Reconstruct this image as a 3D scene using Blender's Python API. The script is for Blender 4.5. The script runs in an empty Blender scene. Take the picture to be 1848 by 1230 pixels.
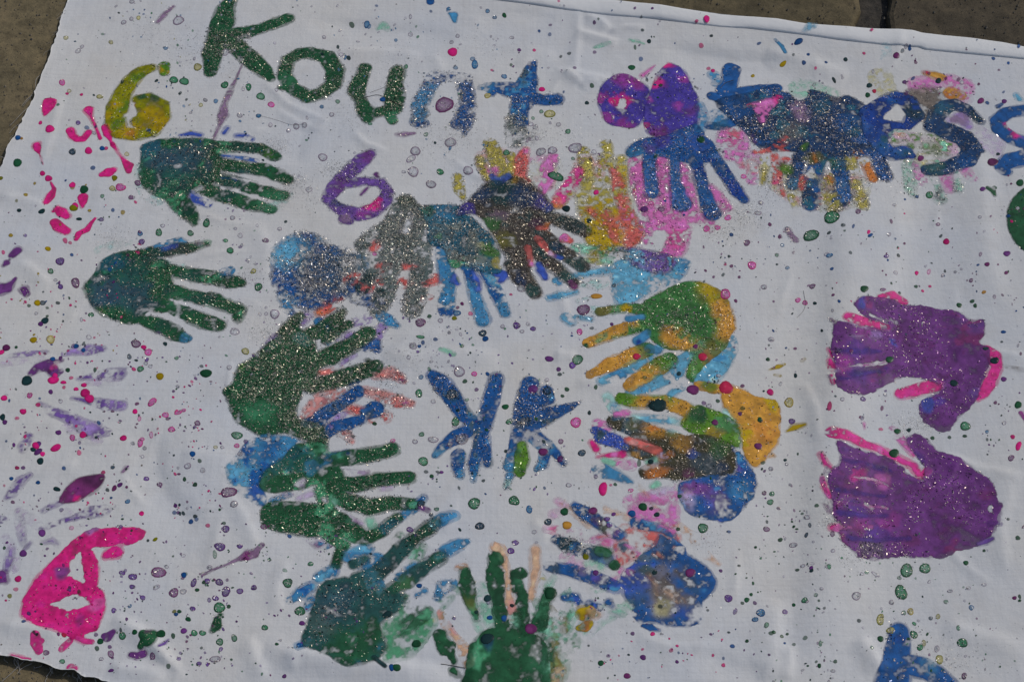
import bpy, math, random
import numpy as np

# ------------------------------------------------------------------ camera, light, exposure
random.seed(7); RNG = np.random.default_rng(7)
scene = bpy.context.scene
FPX, PITCH, DIST = 2760.0, math.radians(55.0), 1.57      # focal length in photo pixels, pitch below horizon, metres to the aim point
CAM = np.array([0.0, -DIST * math.cos(PITCH), DIST * math.sin(PITCH)])
cam = bpy.data.cameras.new('camera'); cam_o = bpy.data.objects.new('camera', cam)
scene.collection.objects.link(cam_o)
cam.sensor_width = 36.0; cam.lens = 36.0 * FPX / 1848.0; cam.clip_start = 0.05; cam.clip_end = 200.0
cam_o.location = CAM; cam_o.rotation_euler = (math.pi / 2 - PITCH, 0, 0)
scene.camera = cam_o

SUN_EL, SUN_AZ = math.radians(46), math.radians(62)      # azimuth clockwise from +Y (away from the camera)
world = bpy.data.worlds.new('World'); scene.world = world; world.use_nodes = True
wn = world.node_tree.nodes; wl = world.node_tree.links
sky = wn.new('ShaderNodeTexSky'); sky.sky_type = 'NISHITA'; sky.sun_disc = False
sky.sun_elevation = SUN_EL; sky.sun_rotation = SUN_AZ
sky.air_density = 1.0; sky.dust_density = 2.0
wl.new(sky.outputs[0], wn['Background'].inputs[0]); wn['Background'].inputs[1].default_value = 0.09
sun = bpy.data.lights.new('sun', 'SUN'); sun.energy = 2.2; sun.angle = math.radians(0.6); sun.color = (1.0, 0.955, 0.89)
sun_o = bpy.data.objects.new('sun', sun); scene.collection.objects.link(sun_o)
sd = np.array([math.sin(SUN_AZ) * math.cos(SUN_EL), math.cos(SUN_AZ) * math.cos(SUN_EL), math.sin(SUN_EL)])
from mathutils import Vector
sun_o.rotation_euler = Vector(sd).to_track_quat('Z', 'Y').to_euler()
vs = scene.view_settings
vs.view_transform = 'Standard'; vs.look = 'None'; vs.gamma = 1.0; vs.exposure = -0.66; vs.use_curve_mapping = False

# ------------------------------------------------------------------ helpers
COL = scene.collection
LIT = 0.45                                               # how bright a white sheet comes out in the photograph (linear)
def srgb(h):
    v = np.array([int(h[i:i + 2], 16) for i in (0, 2, 4)]) / 255.0
    lin = np.where(v <= 0.04045, v / 12.92, ((v + 0.055) / 1.055) ** 2.4)
    return np.clip(lin / LIT, 0.003, 0.92)

ZP = 0.004
def P(x, y):
    """where a line of sight through a photo pixel meets the cloth plane -> (X, Y, metres per pixel)"""
    u = (x - 924.0) / FPX; v = (615.0 - y) / FPX
    ry = math.cos(PITCH) + v * math.sin(PITCH); rz = -math.sin(PITCH) + v * math.cos(PITCH)
    t = (ZP - CAM[2]) / rz
    return u * t, CAM[1] + ry * t, t / FPX

def link(o, parent=None):
    COL.objects.link(o)
    if parent is not None: o.parent = parent
    return o

def mesh_np(name, verts, faces, mat, parent=None, colors=None, smooth=True):
    """verts (n,3), faces (m,k) with k constant"""
    me = bpy.data.meshes.new(name)
    n, m, k = len(verts), len(faces), faces.shape[1]
    me.vertices.add(n); me.vertices.foreach_set('co', np.ascontiguousarray(verts, np.float32).ravel())
    me.loops.add(m * k); me.loops.foreach_set('vertex_index', np.ascontiguousarray(faces, np.int32).ravel())
    me.polygons.add(m)
    me.polygons.foreach_set('loop_start', np.arange(0, m * k, k, dtype=np.int32))
    me.polygons.foreach_set('loop_total', np.full(m, k, np.int32))
    me.polygons.foreach_set('use_smooth', np.full(m, smooth, bool))
    if colors is not None:
        at = me.color_attributes.new('pigment', 'FLOAT_COLOR', 'POINT')
        at.data.foreach_set('color', np.ascontiguousarray(colors, np.float32).ravel())
    me.update(calc_edges=True)
    me.materials.append(mat)
    return link(bpy.data.objects.new(name, me), parent)

# ------------------------------------------------------------------ materials
def new_mat(name):
    m = bpy.data.materials.new(name); m.use_nodes = True
    nt = m.node_tree; return m, nt.nodes, nt.links, nt.nodes['Principled BSDF']
def tex(nodes, links, kind, scale, detail=4, rough=0.6, vec=None):
    n = nodes.new('ShaderNodeTex' + kind); n.inputs['Scale'].default_value = scale
    if kind == 'Noise': n.inputs['Detail'].default_value = detail; n.inputs['Roughness'].default_value = rough
    if vec is not None: links.new(vec, n.inputs['Vector'])
    return n
def ramp(nodes, links, src, stops):
    r = nodes.new('ShaderNodeValToRGB'); links.new(src, r.inputs[0])
    while len(r.color_ramp.elements) < len(stops): r.color_ramp.elements.new(0.5)
    for e, (p, c) in zip(r.color_ramp.elements, stops):
        e.position = p; e.color = (*c, 1) if len(c) == 3 else c
    return r
def mixc(nodes, links, fac, a, b, mode='MIX'):
    m = nodes.new('ShaderNodeMix'); m.data_type = 'RGBA'; m.blend_type = mode
    for s, v in ((m.inputs[0], fac), (m.inputs[6], a), (m.inputs[7], b)):
        if isinstance(v, (int, float)): s.default_value = v
        elif isinstance(v, tuple): s.default_value = (*v, 1)
        else: links.new(v, s)
    return m.outputs[2]
def bump(nodes, links, height, strength, dist, bsdf, prev=None):
    b = nodes.new('ShaderNodeBump'); b.inputs['Strength'].default_value = strength; b.inputs['Distance'].default_value = dist
    links.new(height, b.inputs['Height'])
    if prev is not None: links.new(prev.outputs[0], b.inputs['Normal'])
    links.new(b.outputs[0], bsdf.inputs['Normal']); return b

def make_cloth_mat(name='white_cotton', clean=0.0):
    m, n, l, b = new_mat(name)
    tc = n.new('ShaderNodeTexCoord').outputs['Object']
    big = tex(n, l, 'Noise', 5.0, 5, 0.55, tc)
    c1 = ramp(n, l, big.outputs[0], [(0.30, (0.725, 0.757, 0.81)), (0.50, (0.78, 0.785, 0.79)), (0.70, (0.81, 0.795, 0.76))])
    grime = tex(n, l, 'Noise', 38.0, 6, 0.7, tc)
    g = ramp(n, l, grime.outputs[0], [(0.50, (0, 0, 0)), (0.80, (0.35, 0.35, 0.35))])
    c2 = mixc(n, l, g.outputs[0], c1.outputs[0], (0.60, 0.57, 0.535))
    st = tex(n, l, 'Noise', 9.0, 3, 0.5, tc)
    s = ramp(n, l, st.outputs[0], [(0.60, (0, 0, 0)), (0.78, (0.30, 0.30, 0.30))])
    c3 = mixc(n, l, s.outputs[0], c2, (0.74, 0.67, 0.58))
    # weave: warp and weft threads
    wx = n.new('ShaderNodeTexWave'); wx.bands_direction = 'X'; wx.inputs['Scale'].default_value = 330; wx.inputs['Distortion'].default_value = 1.5
    wy = n.new('ShaderNodeTexWave'); wy.bands_direction = 'Y'; wy.inputs['Scale'].default_value = 330; wy.inputs['Distortion'].default_value = 1.5
    l.new(tc, wx.inputs['Vector']); l.new(tc, wy.inputs['Vector'])
    add = n.new('ShaderNodeMath'); add.operation = 'ADD'; l.new(wx.outputs[1], add.inputs[0]); l.new(wy.outputs[1], add.inputs[1])
    for sx, sy in ((420, 9), (9, 420)):                     # single thicker and thinner threads of the weave
        mp = n.new('ShaderNodeMapping'); l.new(tc, mp.inputs[0]); mp.inputs['Scale'].default_value = (sx, sy, 1)
        th = tex(n, l, 'Noise', 1.0, 2, 0.5, mp.outputs[0])
        c3 = mixc(n, l, 1.0, c3, ramp(n, l, th.outputs[0], [(0.30, (0.955, 0.955, 0.958)), (0.55, (1, 1, 1))]).outputs[0], 'MULTIPLY')
    if clean: c3 = mixc(n, l, clean, c3, (0.86, 0.87, 0.875))
    c4 = mixc(n, l, 0.05, c3, add.outputs[0], 'MULTIPLY')
    l.new(c4, b.inputs['Base Color']); b.inputs['Roughness'].default_value = 0.9; b.inputs['Specular IOR Level'].default_value = 0.2
    b.inputs['Sheen Weight'].default_value = 0.08
    fine = tex(n, l, 'Noise', 34.0, 5, 0.62, tc)
    bb = bump(n, l, fine.outputs[0], 0.30, 0.005, b)
    bump(n, l, add.outputs[0], 0.25, 0.0004, b, bb)
    return m

def make_paint_mat(name, rough, dead=False):
    m, n, l, b = new_mat(name)
    tc = n.new('ShaderNodeTexCoord').outputs['Object']
    at = n.new('ShaderNodeAttribute'); at.attribute_name = 'pigment'
    nz = tex(n, l, 'Noise', 170.0, 5, 0.7, tc)
    v = ramp(n, l, nz.outputs[0], [(0.30, (0.72, 0.72, 0.72)), (0.70, (1.22, 1.22, 1.22))])
    c = mixc(n, l, 1.0, at.outputs['Color'], v.outputs[0], 'MULTIPLY')
    l.new(c, b.inputs['Base Color'])
    rr = n.new('ShaderNodeMapRange'); l.new(nz.outputs[0], rr.inputs[0]); rr.inputs[3].default_value = rough - 0.12; rr.inputs[4].default_value = rough + 0.18
    l.new(rr.outputs[0], b.inputs['Roughness']); b.inputs['Specular IOR Level'].default_value = 0.22
    l.new(at.outputs['Alpha'], b.inputs['Alpha'])
    f = tex(n, l, 'Noise', 420.0, 4, 0.6, tc)
    b1 = bump(n, l, nz.outputs[0], 0.22, 0.0006, b)
    bump(n, l, f.outputs[0], 0.22, 0.0003, b, b1)
    return m

def make_glitter_mat():
    m, n, l, b = new_mat('glitter_flakes')
    at = n.new('ShaderNodeAttribute'); at.attribute_name = 'pigment'
    l.new(at.outputs['Color'], b.inputs['Base Color'])
    b.inputs['Metallic'].default_value = 0.48; b.inputs['Roughness'].default_value = 0.38
    return m

def make_stone_mat():
    m, n, l, b = new_mat('brown_concrete')
    tc = n.new('ShaderNodeTexCoord').outputs['Object']
    oi = n.new('ShaderNodeObjectInfo')
    ad = n.new('ShaderNodeVectorMath'); ad.operation = 'ADD'; l.new(tc, ad.inputs[0])
    sc = n.new('ShaderNodeVectorMath'); sc.operation = 'SCALE'; l.new(oi.outputs['Random'], sc.inputs[3]); sc.inputs[0].default_value = (37, 19, 5)
    l.new(sc.outputs[0], ad.inputs[1]); vec = ad.outputs[0]
    big = tex(n, l, 'Noise', 7.0, 6, 0.62, vec)
    c1 = ramp(n, l, big.outputs[0], [(0.30, (0.098, 0.088, 0.070)), (0.50, (0.140, 0.121, 0.090)), (0.70, (0.180, 0.150, 0.112))])
    mid = tex(n, l, 'Noise', 60.0, 7, 0.75, vec)
    c2r = ramp(n, l, mid.outputs[0], [(0.28, (0.50, 0.50, 0.50)), (0.5, (1, 1, 1)), (0.72, (1.5, 1.45, 1.36))])
    c2 = mixc(n, l, 1.0, c1.outputs[0], c2r.outputs[0], 'MULTIPLY')
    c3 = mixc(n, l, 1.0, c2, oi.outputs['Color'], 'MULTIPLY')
    pits = tex(n, l, 'Voronoi', 110.0, vec=vec)
    pr = ramp(n, l, pits.outputs[0], [(0.10, (1, 1, 1)), (0.22, (0, 0, 0))])
    gate = tex(n, l, 'Noise', 26.0, 3, 0.6, vec)
    gr = ramp(n, l, gate.outputs[0], [(0.52, (0, 0, 0)), (0.62, (1, 1, 1))])
    pm = mixc(n, l, 1.0, pr.outputs[0], gr.outputs[0], 'MULTIPLY')
    c4 = mixc(n, l, pm, c3, (0.028, 0.025, 0.024))
    grit = tex(n, l, 'Voronoi', 240.0, vec=vec)
    gp = ramp(n, l, grit.outputs[0], [(0.06, (1, 1, 1)), (0.16, (0, 0, 0))])
    gm = mixc(n, l, 1.0, gp.outputs[0], ramp(n, l, mid.outputs[0], [(0.55, (0, 0, 0)), (0.62, (0.6, 0.6, 0.6))]).outputs[0], 'MULTIPLY')
    c5 = mixc(n, l, gm, c4, (0.27, 0.235, 0.19))
    l.new(c5, b.inputs['Base Color']); b.inputs['Roughness'].default_value = 0.88; b.inputs['Specular IOR Level'].default_value = 0.25
    b1 = bump(n, l, mid.outputs[0], 0.55, 0.004, b)
    b2 = bump(n, l, pm, -0.7, 0.003, b, b1)
    fn = tex(n, l, 'Noise', 500.0, 3, 0.6, vec)
    bump(n, l, fn.outputs[0], 0.4, 0.0008, b, b2)
    return m
def make_dirt_mat():
    m, n, l, b = new_mat('dark_joint_dirt')
    tc = n.new('ShaderNodeTexCoord').outputs['Object']
    t = tex(n, l, 'Noise', 90.0, 6, 0.7, tc)
    c = ramp(n, l, t.outputs[0], [(0.35, (0.030, 0.028, 0.025)), (0.65, (0.085, 0.074, 0.060))])
    l.new(c.outputs[0], b.inputs['Base Color']); b.inputs['Roughness'].default_value = 0.95
    bump(n, l, t.outputs[0], 0.8, 0.004, b); return m
def make_thread_mat():
    m, n, l, b = new_mat('cotton_thread')
    tc = n.new('ShaderNodeTexCoord').outputs['Object']
    t = tex(n, l, 'Noise', 200.0, 3, 0.6, tc)
    c = ramp(n, l, t.outputs[0], [(0.3, (0.50, 0.46, 0.42)), (0.7, (0.70, 0.68, 0.66))])
    l.new(c.outputs[0], b.inputs['Base Color']); b.inputs['Roughness'].default_value = 0.85; return m
M_CLOTH, M_PAINT, M_GLIT, M_STONE, M_DIRT, M_THREAD = make_cloth_mat(), make_paint_mat('poster_paint', 0.55), make_glitter_mat(), make_stone_mat(), make_dirt_mat(), make_thread_mat()
M_DROP = make_paint_mat('thick_paint', 0.30)
M_HEM = make_cloth_mat('clean_cotton', 0.85)

# ------------------------------------------------------------------ paving
def slab_mesh(w, d, seed):
    r = np.random.default_rng(seed); pts = []
    for (x0, y0, x1, y1) in ((-1, -1, 1, -1), (1, -1, 1, 1), (1, 1, -1, 1), (-1, 1, -1, -1)):
        for k in range(26):
            t = k / 26; x = (x0 + (x1 - x0) * t) * w / 2; y = (y0 + (y1 - y0) * t) * d / 2
            j = abs(r.normal(0, 0.0016)) + (0.006 if r.random() < 0.10 else 0)
            pts.append((x - np.sign(x) * j * (abs(x) > w / 2 - 1e-6), y - np.sign(y) * j * (abs(y) > d / 2 - 1e-6)))
    p = np.array(pts); nrm = len(p); rings = []
    for inset, z in ((0.0, -0.05), (0.0, -0.006), (0.0022, -0.0022), (0.007, 0.0)):
        s = np.stack([p[:, 0] * (1 - inset * 2 / w), p[:, 1] * (1 - inset * 2 / d), np.full(nrm, z)], 1)
        if z > -0.03: s[:, 2] += r.normal(0, 0.0006, nrm) * (z < 0)
        rings.append(s)
    v = np.concatenate(rings); f = []
    for k in range(3):
        for i in range(nrm):
            j = (i + 1) % nrm; f.append((k * nrm + i, k * nrm + j, (k + 1) * nrm + j, (k + 1) * nrm + i))
    me = bpy.data.meshes.new('slab'); me.from_pydata(v.tolist(), [], f + [tuple(range(3 * nrm, 4 * nrm))]); me.update()
    me.materials.append(M_STONE); return me
PROT = math.radians(-9.5)                                # the paving runs a little askew to the view
jx, jy, _ = P(1580, 25)                                  # the one joint in view
SL, GAP = 0.62, 0.031
bv = [(-2, -1.8, -0.016), (2, -1.8, -0.016), (2, 2.2, -0.016), (-2, 2.2, -0.016)]
bed = bpy.data.meshes.new('paving'); bed.from_pydata(bv, [], [(0, 1, 2, 3)]); bed.update(); bed.materials.append(M_DIRT)
paving = link(bpy.data.objects.new('paving', bed)); paving['kind'] = 'structure'; paving['label'] = 'brown concrete slab paving under the painted cloth'
slabs = [slab_mesh(SL - GAP, SL - GAP, s) for s in range(4)]
ca, sa = math.cos(PROT), math.sin(PROT)
for i in range(-2, 3):
    for j in range(-2, 3):
        lx, ly = (i + 0.5) * SL, (j - 0.274) * SL
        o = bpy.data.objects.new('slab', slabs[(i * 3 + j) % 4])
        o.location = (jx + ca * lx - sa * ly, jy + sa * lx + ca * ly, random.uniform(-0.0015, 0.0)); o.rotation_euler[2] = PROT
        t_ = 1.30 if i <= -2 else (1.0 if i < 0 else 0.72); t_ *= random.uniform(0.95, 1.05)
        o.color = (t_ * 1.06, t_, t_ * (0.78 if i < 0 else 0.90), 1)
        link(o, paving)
# sand and grit on the slabs and in the joint
gr = np.random.default_rng(77); gv, gf = [], []
for k in range(1500):
    zone = gr.random()
    if zone < .35: X_, Y_ = P(gr.uniform(-20, 130), gr.uniform(-10, 300))[:2]
    elif zone < .85: X_, Y_ = P(gr.uniform(1060, 1850), gr.uniform(-10, 100))[:2]
    else: X_, Y_ = P(gr.uniform(-20, 200), gr.uniform(1170, 1235))[:2]
    r_ = 0.0003 + gr.exponential(0.0004); b0 = len(gv); a0 = gr.uniform(0, 6.28)
    zb = -0.0005
    for q in range(5): gv.append((X_ + r_ * math.cos(a0 + q * 1.257) * gr.uniform(.7, 1.2), Y_ + r_ * math.sin(a0 + q * 1.257) * gr.uniform(.7, 1.2), zb))
    gv.append((X_ + r_ * .2, Y_, zb + r_ * 1.1 + .0004)); gf += [(b0 + q, b0 + (q + 1) % 5, b0 + 5) for q in range(5)]
grit_mat, gn, gl, gb = new_mat('sand_grains'); gt = tex(gn, gl, 'Noise', 300.0, 2); gl.new(ramp(gn, gl, gt.outputs[0], [(.35, (.07, .06, .05)), (.5, (.20, .17, .13)), (.7, (.34, .30, .25))]).outputs[0], gb.inputs['Base Color']); gb.inputs['Roughness'].default_value = .9
grit = mesh_np('sand', np.array(gv), np.array(gf), grit_mat, paving, smooth=False); grit['kind'] = 'stuff'
# ------------------------------------------------------------------ cloth surface
GS = 0.0008                                             # fine grid for the paint films (m)
GX0, GY0 = -0.70, -0.44
NX, NY = 1756, 1216                                      # multiples of 3 plus 1
CS = 3                                                   # cloth grid = every third node
def lattice(nx, ny, cell, rng):
    """smooth noise in -1..1 on an (ny, nx) grid, one random value every `cell` nodes"""
    lx, ly = int(nx / cell) + 3, int(ny / cell) + 3
    L = rng.uniform(-1, 1, (ly, lx)).astype(np.float32)
    x = np.arange(nx) / cell; y = np.arange(ny) / cell
    xi = x.astype(int); yi = y.astype(int)
    fx = (x - xi).astype(np.float32); fy = (y - yi).astype(np.float32)
    fx = fx * fx * (3 - 2 * fx); fy = fy * fy * (3 - 2 * fy)
    A = L[yi][:, xi] * (1 - fx) + L[yi][:, xi + 1] * fx
    B = L[yi + 1][:, xi] * (1 - fx) + L[yi + 1][:, xi + 1] * fx
    return A * (1 - fy)[:, None] + B * fy[:, None]
N2, N4, N9, N20, N45, N110 = [lattice(NX, NY, c, RNG) for c in (2.3, 5, 11, 26, 60, 150)]

# coarse height of the cloth; it reaches farther than the paint grid
CG = GS * CS
CX0, CY0 = GX0, GY0 - 90 * CG
CNX, CNY = (NX - 1) // CS + 1 + 40, (NY - 1) // CS + 1 + 110
cx = CX0 + np.arange(CNX) * CG; cy = CY0 + np.arange(CNY) * CG
CXX, CYY = np.meshgrid(cx, cy)
def seg_dist(X, Y, pts):
    """distance to a polyline and position along it (0..1)"""
    best = np.full(X.shape, 1e9, np.float32); tt = np.zeros(X.shape, np.float32); n = len(pts) - 1; side = np.zeros(X.shape, np.float32)
    for i in range(n):
        (ax, ay), (bx, by) = pts[i], pts[i + 1]
        dx, dy = bx - ax, by - ay; L2 = dx * dx + dy * dy + 1e-12
        t = np.clip(((X - ax) * dx + (Y - ay) * dy) / L2, 0, 1)
        d = np.hypot(X - ax - t * dx, Y - ay - t * dy); m = d < best
        best = np.where(m, d, best); tt = np.where(m, (i + t) / n, tt)
        side = np.where(m, np.sign((X - ax) * dy - (Y - ay) * dx), side)
    return best, tt, side
rng2 = np.random.default_rng(3)
H = 0.0055 + 0.0014 * lattice(CNX, CNY, 70, rng2) + 0.0030 * lattice(CNX, CNY, 120, rng2) + 0.00035 * lattice(CNX, CNY, 22, rng2)
# soft creases and folds, traced as polylines: points, height (m), half-width (m), asymmetry
CREASES = [
    ([(1040, 60), (1075, 70), (1115, 80)], 0.0024, 0.006), ([(1055, 34), (1085, 44), (1100, 58)], 0.0020, 0.006),
    ([(1098, 62), (1125, 54), (1165, 54)], 0.0016, 0.004), ([(1000, 128), (1040, 135), (1075, 142), (1105, 150)], 0.0022, 0.008),
    ([(1020, 130), (1035, 140), (1050, 152)], 0.0016, 0.005), ([(1045, 158), (1060, 152), (1080, 148)], 0.0014, 0.005),
    ([(1045, 20), (1042, 80), (1036, 130)], 0.0012, 0.005),
    ([(205, 1118), (250, 1140), (285, 1172), (330, 1226)], 0.0030, 0.007), ([(255, 1170), (290, 1200), (322, 1224)], -0.0016, 0.006),
    ([(200, 1205), (240, 1212), (300, 1215)], 0.0022, 0.006), ([(0, 1130), (60, 1136), (120, 1148)], 0.0022, 0.007),
    ([(480, 1172), (560, 1188), (640, 1200), (720, 1208), (810, 1212)], 0.0040, 0.010), ([(720, 1196), (800, 1204), (850, 1212)], -0.0014, 0.008),
    ([(450, 1150), (462, 1190), (480, 1232)], 0.0018, 0.007), ([(530, 1180), (530, 1215)], 0.0012, 0.005),
    ([(640, 240), (660, 262), (700, 275)], 0.0012, 0.004), ([(300, 330), (330, 318), (420, 300)], 0.0008, 0.006), ([(1450, 690), (1470, 740), (1475, 800)], 0.0012, 0.006), ([(400, 880), (440, 930), (470, 1000)], 0.0012, 0.006), ([(60, 860), (110, 840), (140, 835)], 0.0010, 0.005), ([(520, 1010), (500, 1060), (505, 1110)], 0.0012, 0.006), ([(1150, 1150), (1210, 1170), (1300, 1165)], 0.0012, 0.006), ([(1820, 880), (1800, 960), (1810, 1040)], 0.0012, 0.007), ([(960, 940), (985, 960), (975, 985)], 0.0010, 0.005),
    ([(1490, 330), (1470, 600), (1440, 850), (1425, 1100), (1420, 1240)], -0.0018, 0.022),
    ([(1620, 330), (1605, 480), (1598, 560)], 0.0022, 0.018), ([(1760, 240), (1770, 420), (1790, 560)], 0.0026, 0.02),
    ([(1550, 1150), (1570, 1180), (1590, 1215)], 0.0028, 0.008), ([(1700, 1130), (1760, 1150), (1848, 1180)], 0.0018, 0.010),
    ([(1400, 1080), (1392, 1160), (1390, 1230)], 0.0025, 0.012), ([(1425, 1165), (1420, 1230)], 0.0018, 0.006),
    ([(1690, 820), (1760, 850), (1840, 870)], 0.0015, 0.007), ([(1710, 632), (1780, 640), (1848, 650)], 0.0016, 0.006),
    ([(690, 642), (760, 646), (840, 640), (900, 646)], 0.0018, 0.010), ([(1000, 640), (1040, 645)], 0.0015, 0.007), ([(1040, 690), (1110, 697), (1150, 690)], 0.0012, 0.006),
    ([(0, 355), (40, 360), (90, 376)], 0.0014, 0.007), ([(0, 800), (60, 770), (120, 760)], 0.0012, 0.008),
    ([(30, 470), (60, 490), (90, 520)], 0.0014, 0.008), ([(460, 400), (480, 450), (480, 520)], 0.0012, 0.010), ([(110, 170), (95, 230), (75, 300)], 0.0010, 0.006),
    ([(270, 770), (280, 850), (300, 900), (360, 960)], -0.0020, 0.014), ([(330, 820), (420, 830)], 0.0012, 0.010),
    ([(480, 150), (520, 190), (600, 225)], 0.0010, 0.004), ([(500, 200), (540, 225), (560, 228)], 0.0008, 0.004),
    ([(560, 40), (700, 60), (820, 70)], -0.0020, 0.016), ([(600, 95), (700, 98), (760, 104)], 0.0014, 0.008),
    ([(1200, 90), (1330, 110), (1470, 118)], -0.0026, 0.014), ([(1380, 98), (1440, 112), (1530, 140)], 0.0024, 0.014),
    ([(860, 40), (930, 30), (1000, 40)], -0.0012, 0.012), ([(930, 120), (960, 100), (1000, 96)], 0.0010, 0.008),
    ([(1260, 1180), (1330, 1210), (1380, 1215)], -0.0014, 0.012), ([(560, 230), (540, 260), (530, 300)], -0.0012, 0.012),
    ([(780, 100), (800, 130)], 0.0008, 0.006), ([(880, 600), (960, 560), (1030, 540)], 0.0010, 0.010), ([(700, 640), (740, 610), (800, 600)], 0.0010, 0.009),
]
for pts, hh, ww in CREASES:
    pp = [P(*q)[:2] for q in pts]
    d, t, s = seg_dist(CXX, CYY, pp)
    taper = np.clip(np.minimum(t, 1 - t) * 5, 0, 1) ** 0.7
    w = ww * np.where(s > 0, 1.5, 0.75)
    H += 1.35 * hh * taper * np.exp(-(d / w) ** 2)
# broad soft folds
for pts, hh, ww in (([(1545, 250), (1528, 500), (1512, 700), (1500, 900), (1488, 1260)], 0.0065, 0.034), ([(1900, 60), (1905, 500), (1900, 900), (1880, 1300)], 0.0100, 0.085),
                    ([(330, 740), (420, 900), (440, 1050)], 0.0028, 0.040), ([(700, -30), (900, -4), (1200, 32), (1500, 62), (1700, 80), (1960, 112)], 0.0052, 0.050), ([(1000, 118), (1300, 128), (1700, 176)], -0.0014, 0.025)):
    d, t, s = seg_dist(CXX, CYY, [P(*q)[:2] for q in pts])
    H += hh * np.clip(np.minimum(t, 1 - t) * 4, 0, 1) ** 0.7 * np.exp(-(d / ww) ** 2)
cr = np.random.default_rng(41)                            # small sharp wrinkles from folding and drying paint
for _ in range(46):
    x, y = cr.uniform(60, 1800), cr.uniform(60, 1200); a_ = cr.uniform(0, math.pi); L = cr.uniform(25, 75); bend = cr.normal(0, 9)
    pts = [(x - L * math.cos(a_), y - L * math.sin(a_)), (x + bend * math.sin(a_), y - bend * math.cos(a_)), (x + L * math.cos(a_), y + L * math.sin(a_))]
    d, t, s = seg_dist(CXX, CYY, [P(*q)[:2] for q in pts])
    H += cr.uniform(0.0005, 0.0013) * np.clip(np.minimum(t, 1 - t) * 3, 0, 1) * np.exp(-(d / (cr.uniform(0.003, 0.006) * np.where(s > 0, 1.5, .8))) ** 2)
# outline of the sheet
OUT = [(122, 0), (108, 40), (97, 80), (85, 115), (72, 150), (62, 172), (55, 190), (42, 216), (28, 243), (16, 263), (10, 285), (0, 305), (-30, 350), (-70, 460),
       (-95, 700), (-90, 950), (-70, 1120), (-40, 1176), (0, 1184), (22, 1188), (45, 1191), (70, 1199), (85, 1204), (110, 1211), (135, 1214), (150, 1222), (172, 1224), (200, 1233), (260, 1247),
       (420, 1280), (700, 1325), (1000, 1360), (1400, 1380), (1990, 1390), (1990, 115), (1900, 100), (1848, 89), (1808, 81), (1754, 74), (1700, 69), (1662, 65), (1645, 60), (1619, 58), (1565, 57), (1500, 55), (1456, 53),
       (1400, 43), (1348, 39), (1301, 35), (1198, 20), (1150, 14), (1111, 9), (1052, 0), (900, -24), (700, -52), (500, -78), (300, -100), (165, -114), (145, -60)]
outl = np.array([P(*q)[:2] for q in OUT])
def poly_sdf(X, Y, pts):
    d2 = np.full(X.shape, 1e9, np.float64); ins = np.zeros(X.shape, bool); n = len(pts)
    for i in range(n):
        ax, ay = pts[i]; bx, by = pts[(i + 1) % n]
        ex, ey = bx - ax, by - ay; wx, wy = X - ax, Y - ay
        t = np.clip((wx * ex + wy * ey) / (ex * ex + ey * ey + 1e-15), 0, 1)
        d2 = np.minimum(d2, (wx - ex * t) ** 2 + (wy - ey * t) ** 2)
        if ay != by: ins ^= ((ay > Y) != (by > Y)) & (X < ex * (Y - ay) / (by - ay) + ax)
    d = np.sqrt(d2); return np.where(ins, -d, d)
sdf = poly_sdf(CXX, CYY, outl).astype(np.float32)
fray = 0.0011 * lattice(CNX, CNY, 2.2, rng2) + 0.0011 * lattice(CNX, CNY, 7, rng2)
sdf += np.where(CXX > -0.25, 0.0, fray) + 0.0006 * lattice(CNX, CNY, 30, rng2)
edge = np.clip(1 + sdf / 0.05, 0, 1)                      # the rim curls up a little
H += 0.0022 * edge ** 2 * (0.5 + lattice(CNX, CNY, 40, rng2))
H = np.maximum(H, 0.0016).astype(np.float32)

def film(f, x, y, X0, Y0):
    """grid cells touched by f<0, their outer nodes pulled onto the outline f=0 -> node mask index, moved x, moved y, quads"""
    ins = f < 0
    cell = ins[:-1, :-1] | ins[1:, :-1] | ins[:-1, 1:] | ins[1:, 1:]
    if not cell.any(): return None
    gy, gx = np.gradient(f)
    step = x[1] - x[0]; g2 = gx * gx + gy * gy + 1e-9
    XX, YY = np.meshgrid(x, y)
    outm = f > 0
    k = np.where(outm, np.clip(f / g2, 0, None), 0)
    mx = np.clip(-k * gx, -1.3, 1.3) * step; my = np.clip(-k * gy, -1.3, 1.3) * step
    XX = XX + mx; YY = YY + my
    used = np.zeros(f.shape, bool)
    used[:-1, :-1] |= cell; used[1:, :-1] |= cell; used[:-1, 1:] |= cell; used[1:, 1:] |= cell
    idx = np.full(f.shape, -1, np.int64); idx[used] = np.arange(used.sum())
    r, c = np.nonzero(cell)
    q = np.stack([idx[r, c], idx[r, c + 1], idx[r + 1, c + 1], idx[r + 1, c]], 1)
    return used, XX[used], YY[used], q
used, vx, vy, quads = film(sdf, cx, cy, CX0, CY0)
vz = H[used]
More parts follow.
